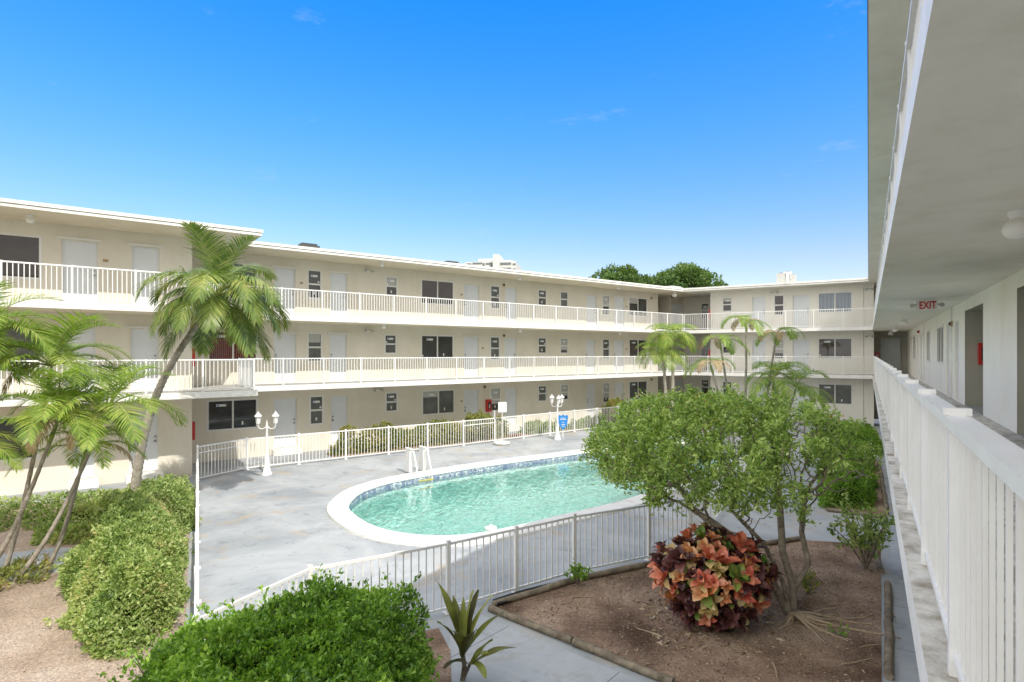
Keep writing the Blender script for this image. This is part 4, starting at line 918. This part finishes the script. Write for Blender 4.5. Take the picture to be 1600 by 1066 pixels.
# rooftop items
def vent(fr,px,y,lab_,py_=None,w=.75,h=.28,mat='roofdark'):
    x=fr.at(px,y); X,Y=fr.w(x,y); th=thing('roof_vent',lab_,'roof vent',(X,Y,RT),fr.rz,'roof vents'); m=MB(); m.box(-w*.3,w*.3,-.2,.2,0,h*.6); m.build('neck',M[mat],th)
    m=MB(); m.prism([(-w/2,-.32),(w/2,-.32),(w/2,.32),(-w/2,.32)],h*.6,h*.85); m.prism([(-w*.4,-.25),(w*.4,-.25),(w*.4,.25),(-w*.4,.25)],h*.85,h); m.build('hood',M[mat],th)
vent(LW,481,2.2,'low dark vent on the left wing roof near the roof step',h=.52,w=.8); vent(LW,704,2.5,'low dark vent on the roof left of the distant tower',h=.5,w=.8)
vent(LW,1052,2.0,'flat grey vent at the roof corner below the trees',h=.42,w=1.3,mat='acgrey')
for px,w_,h_,lab_,mt in ((1222,.55,.72,'grey air conditioner on the end wing roof, left of the white one','acgrey'),(1231,.42,.78,'white air conditioner on the end wing roof','signwhite'),(1238.5,.34,.62,'small grey air conditioner on the end wing roof, right of the white one','acgrey')):
    y=1.6; x=EW.at(px,y); X,Y=EW.w(x,y); th=thing('air_conditioner',lab_,'air conditioner',(X,Y,RT+.003),EW.rz,'rooftop air conditioners'); m=MB(); m.box(-w_/2,w_/2,-.3,.3,.06,h_); m.box(-w_/2,-w_/2+.06,-.3,.3,0,.06); m.box(w_/2-.06,w_/2,-.3,.3,0,.06); m.build('casing',M[mt],th)
    m=MB(); m.lathe([(w_*.36,h_+.003),(w_*.36,h_+.04),(0,h_+.05)],14); m.build('fan_grille',M['darkmetal'],th)

# ================================================================== SMALL THINGS
def lamp(loc,heads,label):
    th=thing('lamp_post',label,'lamp post',(*loc,0),.15,'white lantern posts on the pool deck')
    m=MB(); m.lathe([(.17,0.003),(.17,.06),(.13,.10),(.11,.22),(.085,.30),(.075,.62),(.055,.70),(.045,.76),(.036,1.55),(.05,1.58),(.05,1.64),(.03,1.68),(.02,1.78),(0,1.86)],14); m.build('post',M['railwhite'],th,True)
    for k in range(heads):
        a=2*math.pi*k/heads+(0.0 if heads==2 else .5); c,s=math.cos(a),math.sin(a); m=MB()
        m.tube([(c*x,s*x,z) for x,z in ((.03,1.62),(.12,1.55),(.22,1.56),(.28,1.64),(.28,1.72))],.016,7); m.build('arm',M['railwhite'],th,True)
        q=(c*.28,s*.28,0); m=MB(); m.lathe([(.02,1.72),(.06,1.74),(.055,1.76)],8,q); m.lathe([(.125,1.97),(.125,1.985),(.06,2.07),(.025,2.10),(.015,2.13),(0,2.17)],8,q)
        for j in range(4): b=j*math.pi/2; m.tube([(q[0]+.055*math.cos(b),q[1]+.055*math.sin(b),1.75),(q[0]+.085*math.cos(b),q[1]+.085*math.sin(b),1.97)],.008,5)
        h=m.build('lantern',M['railwhite'],th); m=MB(); m.lathe([(.045,1.76),(.075,1.965)],8,q); m.build('glass',M['globe'],h)
lamp(G(417,742),2,'white two headed lantern post at the left end of the pool deck')
lamp(G(871,687),3,'white three headed lantern post beside the blue shield sign')
X,Y=G(876,684); X,Y=X+.07,Y-.55
sg=thing('blue_sign','blue shield shaped safety sign hanging near the lantern post','sign',(X,Y,0)); m=MB()
sh=[(-.20,1.05),(-.24,.95),(-.19,.55),(0,.32),(.19,.55),(.24,.95),(.20,1.05),(.08,1.0),(0,1.08),(-.08,1.0)]
V=[(x,-.012,z+.12) for x,z in sh]+[(x,.012,z+.12) for x,z in sh]; k=len(sh); m.add(V,[tuple(range(k)),tuple(range(2*k-1,k-1,-1))]+[(i,k+i,k+(i+1)%k,(i+1)%k) for i in range(k)]); m.build('plate',M['blue'],sg)
m=MB()
for z,w_ in ((1.0,.24),(.93,.30),(.80,.10),(.70,.18),(.62,.14)): m.box(-w_/2,w_/2,-.020,-.014,z,z+.022)
m.build('emblem',M['signwhite'],sg); m=MB(); m.post(0,.04,.003,1.2,.03); m.build('stake',M['railwhite'],sg)
X,Y=G(785,692)
sg=thing('notice_sign','white square notice board on a thin post behind the life ring','sign',(X,Y,0),.35); m=MB(); m.box(-.2,.2,-.012,.012,1.40,1.86); m.build('board',M['signwhite'],sg)
m=MB(); rr=random.Random(3)
for j in range(9): w_=rr.uniform(.10,.16); m.box(-w_,w_,-.018,-.014,1.80-j*.042-.008,1.80-j*.042)
m.build('lettering',M['acgrey'],sg); m=MB(); m.tube([(0,.03,.003),(0,.03,1.7)],.018,8); m.build('post',M['railwhite'],sg)
X,Y=G(784,694); m=MB(); a=np.linspace(0,2*math.pi,33); 
o=thing('life_ring','white life ring lying on the deck below the notice board','life ring',(X,Y-.1,0.0)); m.tube(np.stack([np.cos(a)*.30,np.sin(a)*.30,np.full(33,.065)],1),.062,10,0,False); m.build('ring',M['signwhite'],o,True)
m=MB(); 
m.tube(np.stack([np.cos(a)*.37,np.sin(a)*.37,np.full(33,.08)+.02*np.sin(a*4)],1),.010,6,0,False); m.build('rope',M['concrete'],o)
# pool ladder
X,Y=G(655,741); la=math.atan2(.604,.797)
ld=thing('pool_ladder','pool ladder with white side panels and bent handrails','pool ladder',(X,Y,.085),la)
for sx in (-.26,.26):
    m=MB(); m.box(sx-.04,sx+.04,.14,.42,-.01,.76); m.box(sx-.05,sx+.05,.08,.44,.76,.80); m.build('side_panel',M['railwhite'],ld)
    m=MB(); m.tube([(sx+.03,.10,.0),(sx+.03,.08,.5),(sx+.03,.04,.74),(sx+.03,-.04,.72),(sx+.03,-.30,.10),(sx+.03,-.36,-.1),(sx+.03,-.36,-.75)],.024,10); m.build('handrail',M['railwhite'],ld,True)
m=MB()
for z in (-.24,-.50): m.box(-.25,.30,-.44,-.30,z,z+.04)
m.build('step',M['yellowstalk'],ld)
X,Y=G(767,825,-.13)
o=thing('floating_dispenser','round white float on the pool water near the front coping','pool float',(X,Y,-.145)); m=MB(); m.lathe([(0,-.08),(.08,-.07),(.1,-.01),(.155,0),(.155,.03),(.09,.05),(0,.055)],18); m.build('float',M['signwhite'],o,True)
m=MB(); m.lathe([(.05,.056),(.05,.085),(0,.09)],14); m.build('cap',M['signwhite'],o,True)
for k,l in enumerate(('black pipe closest to the pool fence beside the bed corner','black pipe in the middle of three beside the bed corner','black pipe touching the timber beside the bed corner')):
    o=.10*k; m=MB(); p0=np.array([-.30+.03*k,9.42-o*.75]); p1=np.array([1.0,10.33-o*.55]); t=np.linspace(0,1,10)
    c=(p0+p1)/2; m.tube([(*(p0+(p1-p0)*x-c),.035+.015*math.sin(5*x+k)) for x in t],.03,8); tag(m.build('pipe',M['black'],None,True,(c[0],c[1],0)),l,'pipe','black pipes beside the timber')
# white step in the far bed
o=thing('step_slab','white concrete step between the two hedges by the right walkway','step',(13.4,22.35,0),R(-32)); m=MB(); m.box(-.75,.75,-.25,.25,.012,.14); m.build('slab',M['white'],o)

def ext(fr,x,y,z,label,face,w_=.24,h_=.62):            # red extinguisher cabinet; face = which way it looks
    X,Y=fr.w(x,y); th=thing('extinguisher_cabinet',label,'fire extinguisher',(X,Y,z),fr.rz+face,'red fire extinguisher cabinets'); m=MB(); m.box(-w_/2,w_/2,-.16,-.005,0,h_); m.build('cabinet',M['red'],th)
    m=MB(); m.box(-w_*.28,w_*.28,-.168,-.162,h_*.2,h_*.8); d_=m.build('door_glass',M['glass'],th); m=MB(); m.box(-.02,.02,-.174,-.170,h_*.3,h_*.62); m.build('label',M['signwhite'],d_)
ext(LW,LW.at(762,WY),WY,FL[0]+.85,'red extinguisher cabinet on the ground floor wall left of the notice sign',0,.28,.62)
ext(LW,CORN,.25,FL[0]+.85,'red extinguisher cabinet at the wall corner left of the pool gate',math.pi/2)
ext(LW,CORN,.25,FL[1]+.75,'red extinguisher cabinet on the second floor wall corner behind the tall palm',math.pi/2)
for i,nm in enumerate(('ground','second','third')): ext(EW,x0e,EY+.35,FL[i]+.75,f'red extinguisher cabinet at the far lobby corner on the {nm} floor',-math.pi/2)
ext(CW,-cs(1507.5)-.0+.02,NY+.35,FL[1]+.95,'large red extinguisher cabinet inside the near corridor doorway',math.pi/2,.24,.5)
ext(CW,-S1+.02,.42,FL[1]+.62,'red extinguisher cabinet left of the grey door at the corridor end',math.pi/2,.22,.6)
X,Y=G(1367,658); ext(EW,EL+.35,1.45,.6,'dark red extinguisher cabinet at the ground passage end by the end wing',0,.25,.6)
# lights
def globe(fr,x,y,z,label,r_=.085):
    X,Y=fr.w(x,y); th=thing('ceiling_light',label,'ceiling light',(X,Y,z),fr.rz,'globe ceiling lights'); m=MB(); m.lathe([(.075,0),(.075,-.035),(.055,-.05),(.055,-.07)],14); m.build('base',M['railwhite'],th,True)
    m=MB(); m.lathe([(.05,-.06)]+[(r_*1.05*math.sin(t),-.06-r_*.85*(1-math.cos(t))) for t in np.linspace(.6,math.pi,9)],16); m.build('globe',M['globe'],th,True)
zc=FL[2]-.2
for s,l in ((6.5,'large globe ceiling light closest to the viewer in the corridor'),(24.5,'globe ceiling light behind the EXIT sign in the corridor'),(32,'second globe ceiling light beyond the EXIT sign'),(38,'farthest globe ceiling light in front of the grey end door')): globe(CW,-s,1.05 if s>10 else 1.10,zc,l,.11 if s<10 else .12)
for px,fl,l in ((47,2,'globe light under the roof at the left picture edge'),(357,2,'globe light under the roof step above the tall palm')): globe(LW,LW.at(px,-1.3),-1.3,RB,l,.10)
for px,l in ((597,'between window and door left of the middle'),(812,'right of the distant tower'),(967,'below the background trees'),(1054,'at the inner roof corner')):
    globe(LW,LW.at(px,.5),.5,RB,'globe light under the roof '+l,.09 if px<1000 else .16)
for px,l in ((600,'left'),(813,'middle'),(969,'right')): globe(LW,LW.at(px,.45),.45,FL[2]-.2,f'globe light under the third floor walkway, {l} of three',.085)
def twin(fr,x,y,z,label):
    X,Y=fr.w(x,y); th=thing('wall_light',label,'wall light',(X,Y,z),fr.rz,'twin spot wall lights'); m=MB(); m.box(-.07,.07,-.05,-.004,-.07,.07); m.tube([(0,-.05,0),(0,-.12,.02)],.02,8); m.build('base',M['signwhite'],th)
    for s in (-1,1): m=MB(); m.tube([(0,-.1,.01),(s*.14,-.16,.0),(s*.20,-.20,-.05)],[.015,.03,.06],9); m.build('spot_head',M['acgrey'],th,True)
for fl,nm in ((0,'ground'),(1,'second'),(2,'third')): twin(LW,LW.at(574 if fl else 589,WY),WY,FL[fl]+2.22,f'twin spot wall light between door and small window on the {nm} floor')
for fl,nm in ((1,'second'),(2,'third')): twin(EW,ex(1359),EY,FL[fl]+2.15,f'twin spot wall light at the right end of the end wing, {nm} floor')
twin(EW,ex(1211),EY,FL[2]+2.25,'twin spot wall light above the narrow end wing window')
def alarm(fr,x,y,z,label,face=0,mt='tan'):
    X,Y=fr.w(x,y); th=thing('fire_alarm',label,'fire alarm',(X,Y,z),fr.rz+face,'wall mounted fire alarms'); m=MB(); m.box(-.065,.065,-.045,-.004,-.07,.07); m.build('housing',M[mt],th); m=MB(); m.lathe([(.045,0),(.045,.03),(.02,.045),(0,.045)],12); h=m.build('horn',M['darkmetal'],th); h.rotation_euler=(math.pi/2,0,0); h.location=(0,-.045,0)
for px in (787,1017.5):
    for fl,nm in ((0,'ground'),(1,'second'),(2,'third')): alarm(LW,LW.at(px if not(px<800 and fl==0) else 757,WY),WY,FL[fl]+2.12,f'brown fire alarm on the {nm} floor, '+('near the middle doors' if px<800 else 'near the far corner'))
alarm(LW,CORN,.25,FL[0]+1.85,'brown fire alarm above the red cabinet left of the pool gate',math.pi/2)
alarm(CW,-19.2,NY,FL[1]+2.0,'tan fire alarm on conduit between the corridor doors'); alarm(CW,-30.9,NY,FL[1]+2.15,'small red fire alarm far down the corridor wall',0,'red')
# exit sign
X,Y=CW.w(-16.1,1.13)
xs=thing('exit_sign','white EXIT sign with red letters and two emergency lamp heads','exit sign',(X,Y,zc),CW.rz+math.pi/2)
m=MB(); m.box(-.20,.20,-.03,.03,-.245,-.025); m.box(-.05,.05,-.02,.02,-.03,0); m.build('housing',M['signwhite'],xs)
cu=bpy.data.curves.new('EXIT','FONT'); cu.body='EXIT'; cu.size=.235; cu.align_x='CENTER'; cu.extrude=.003; cu.offset=.006
to=bpy.data.objects.new('tmp',cu); COL.objects.link(to); dg=bpy.context.evaluated_depsgraph_get(); dg.update(); me=bpy.data.meshes.new_from_object(to.evaluated_get(dg)); bpy.data.objects.remove(to)
me.materials.clear(); me.materials.append(M['red']); o=bpy.data.objects.new('lettering',me); COL.objects.link(o); o.parent=xs; o.rotation_euler=(math.pi/2,0,0); o.location=(.015,-.034,-.218); o.scale=(.66,1,1)
for s in (-1,1): m=MB(); m.tube([(s*.20,0,-.13),(s*.25,-.01,-.13)],.025,8); m.tube([(s*.265,.03,-.12),(s*.275,-.07,-.14)],[.035,.05],10); m.build('lamp_head',M['acgrey'],xs,True)

# litter and wood chips on the beds
def litter(poly,n,seed,label,size=.04):
    r=np.random.default_rng(seed); poly=np.array(poly); lo,hi=poly.min(0),poly.max(0); Q=r.uniform(lo,hi,(n*3,2)); Q=Q[sdist(Q,poly)>.05][:n]
    P=np.concatenate([Q,np.full((len(Q),1),.018)],1); D=r.normal(size=P.shape); D[:,2]=np.abs(D[:,2])*.15; mb=MB(); add_leaves(mb,P,D,size*r.uniform(.3,1.6,len(P)),.4,0,rn=r,fold=.05); o=mb.build('leaf_litter',M['litter'],None); tag(o,label,'leaf litter',kind='stuff')
litter(bedR,6500,1,'dry leaves and wood chips strewn over the croton bed')
litter([p for p in bedL if p[0]>-14]+[(-12,3)],2600,2,'pale chips strewn over the sandy bed at left',.028)

litter([(1.9,9.4),(2.0,8.0),(3.2,7.7),(4.1,8.3),(4.2,9.4),(3.4,10.2)],420,3,'larger fallen brown leaves under the tree and the croton',.085)
for k in range(9):
    rr=random.Random(200+k); x,y=[(5.3,9.3),(5.0,8.0),(2.0,8.4),(4.6,7.6),(6.0,9.0),(3.4,7.4),(1.2,9.6),(5.6,10.4),(4.9,10.8)][k]; a=rr.uniform(0,3.1); L_=rr.uniform(.25,.6); m=MB(); m.tube([(t*L_*math.cos(a)+rr.gauss(0,.012),t*L_*math.sin(a)+rr.gauss(0,.012),.022+.01*rr.random()) for t in np.linspace(-.5,.5,6)],[.009,.011,.010,.009,.007,.004],5)
    tag(m.build('twig',M['root'],None,False,(x,y,0)),'short dry twig lying '+['right of the tree trunk','just in front of the bare roots','left of the croton bush','on the bare soil toward the front path','beside the right timber','in front of the croton bush','near the fence timber at left','near the young shrub','behind the yellow green weed'][k],'twig','dry twigs on the croton bed')

# ================================================================== WORLD, SUN, CAMERA
FILL_CLOUD=1.56  # brightness of the out-of-view cloud added to the sky for fill
sdir=Vector((.545,-.838,0)).normalized(); ELV=R(47)
wd=bpy.data.worlds.new('World'); sc.world=wd; wd.use_nodes=True; nt=wd.node_tree; bg=nt.nodes['Background']; L=nt.links.new
sky=N(nt,'ShaderNodeTexSky'); sky.sky_type='NISHITA'; sky.sun_disc=False; sky.sun_elevation=ELV; sky.sun_rotation=math.atan2(sdir.x,sdir.y); sky.air_density=1.0; sky.dust_density=.6; sky.ozone_density=1.5
hs=N(nt,'ShaderNodeHueSaturation'); hs.inputs['Saturation'].default_value=1.25
L(sky.outputs[0],hs.inputs['Color'])
tc=N(nt,'ShaderNodeTexCoord'); sx=N(nt,'ShaderNodeSeparateXYZ'); L(tc.outputs['Generated'],sx.inputs[0])
gr=ramp(nt,[(0,(.50,.42,.40)),(.15,(.52,.425,.42)),(.36,(.27,.49,.68)),(.54,(.085,.51,.90)),(.75,(.10,.5,.8))]); L(sx.outputs['Z'],gr.inputs['Fac'])   # clear deep blue overhead, pale at the horizon
mu=N(nt,'ShaderNodeMixRGB',blend_type='MULTIPLY'); mu.inputs[0].default_value=1; L(hs.outputs[0],mu.inputs[1]); L(gr.outputs['Color'],mu.inputs[2])
g3=N(nt,'ShaderNodeVectorMath',operation='SCALE'); g3.inputs['Scale'].default_value=3.0; L(mu.outputs[0],g3.inputs[0])
# unseen bright cloud added as neutral fill: overhead, behind the camera, far left
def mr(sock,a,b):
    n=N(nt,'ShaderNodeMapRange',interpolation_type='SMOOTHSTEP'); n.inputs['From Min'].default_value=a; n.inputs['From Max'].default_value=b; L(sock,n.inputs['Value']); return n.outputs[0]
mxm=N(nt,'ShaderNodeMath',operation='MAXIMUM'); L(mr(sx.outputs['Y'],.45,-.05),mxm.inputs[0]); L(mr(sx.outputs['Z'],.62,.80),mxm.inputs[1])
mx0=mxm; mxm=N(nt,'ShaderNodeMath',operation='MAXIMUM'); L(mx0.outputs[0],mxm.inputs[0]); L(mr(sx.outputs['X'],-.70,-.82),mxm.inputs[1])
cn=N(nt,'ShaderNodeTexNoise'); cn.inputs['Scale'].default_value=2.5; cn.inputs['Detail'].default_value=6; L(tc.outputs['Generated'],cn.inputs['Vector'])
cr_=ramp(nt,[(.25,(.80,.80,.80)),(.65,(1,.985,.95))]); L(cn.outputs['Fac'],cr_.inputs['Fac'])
cs_=N(nt,'ShaderNodeVectorMath',operation='SCALE'); cs_.inputs['Scale'].default_value=FILL_CLOUD/.15; L(cr_.outputs['Color'],cs_.inputs[0])
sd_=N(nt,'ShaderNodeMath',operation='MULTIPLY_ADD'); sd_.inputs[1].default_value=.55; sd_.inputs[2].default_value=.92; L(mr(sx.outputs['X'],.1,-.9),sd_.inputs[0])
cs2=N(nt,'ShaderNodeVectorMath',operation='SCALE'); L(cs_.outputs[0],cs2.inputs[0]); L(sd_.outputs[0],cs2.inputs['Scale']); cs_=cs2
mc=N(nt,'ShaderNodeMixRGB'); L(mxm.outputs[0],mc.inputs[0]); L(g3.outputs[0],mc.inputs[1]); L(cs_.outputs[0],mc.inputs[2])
wt=N(nt,'ShaderNodeTexNoise'); wt.inputs['Scale'].default_value=5; wt.inputs['Detail'].default_value=8; wt.inputs['Roughness'].default_value=.7
wm=N(nt,'ShaderNodeMapping'); wm.inputs['Scale'].default_value=(1,1,3.5); L(tc.outputs['Generated'],wm.inputs['Vector']); L(wm.outputs[0],wt.inputs['Vector'])
wr=ramp(nt,[(.62,(0,0,0)),(.85,(.35,.35,.35))]); L(wt.outputs['Fac'],wr.inputs['Fac'])
mw=N(nt,'ShaderNodeMixRGB'); L(wr.outputs['Color'],mw.inputs[0]); L(mc.outputs[0],mw.inputs[1]); mw.inputs[2].default_value=(5.0,5.6,6.2,1)
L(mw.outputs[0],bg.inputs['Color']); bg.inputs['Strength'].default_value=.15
su=bpy.data.lights.new('sun','SUN'); su.energy=4.2; su.angle=R(.5); su.color=(1,.95,.87)
so=bpy.data.objects.new('sun',su); COL.objects.link(so); dvec=Vector((sdir.x*math.cos(ELV),sdir.y*math.cos(ELV),math.sin(ELV))); so.rotation_euler=dvec.to_track_quat('Z','Y').to_euler(); so.location=(0,0,30)
cam=bpy.data.cameras.new('camera'); cam.sensor_width=36; cam.lens=F/1600*36; cam.shift_y=18/1600; cam.clip_end=5000; cam.clip_start=.05
co=bpy.data.objects.new('camera',cam); COL.objects.link(co); co.location=(0,0,EYE); co.rotation_euler=(math.pi/2,0,0); sc.camera=co
sc.view_settings.view_transform='Standard'; sc.view_settings.look='None'; sc.view_settings.exposure=0; sc.view_settings.gamma=1
sc.cycles.max_bounces=8; sc.cycles.transparent_max_bounces=12; sc.cycles.use_denoising=True
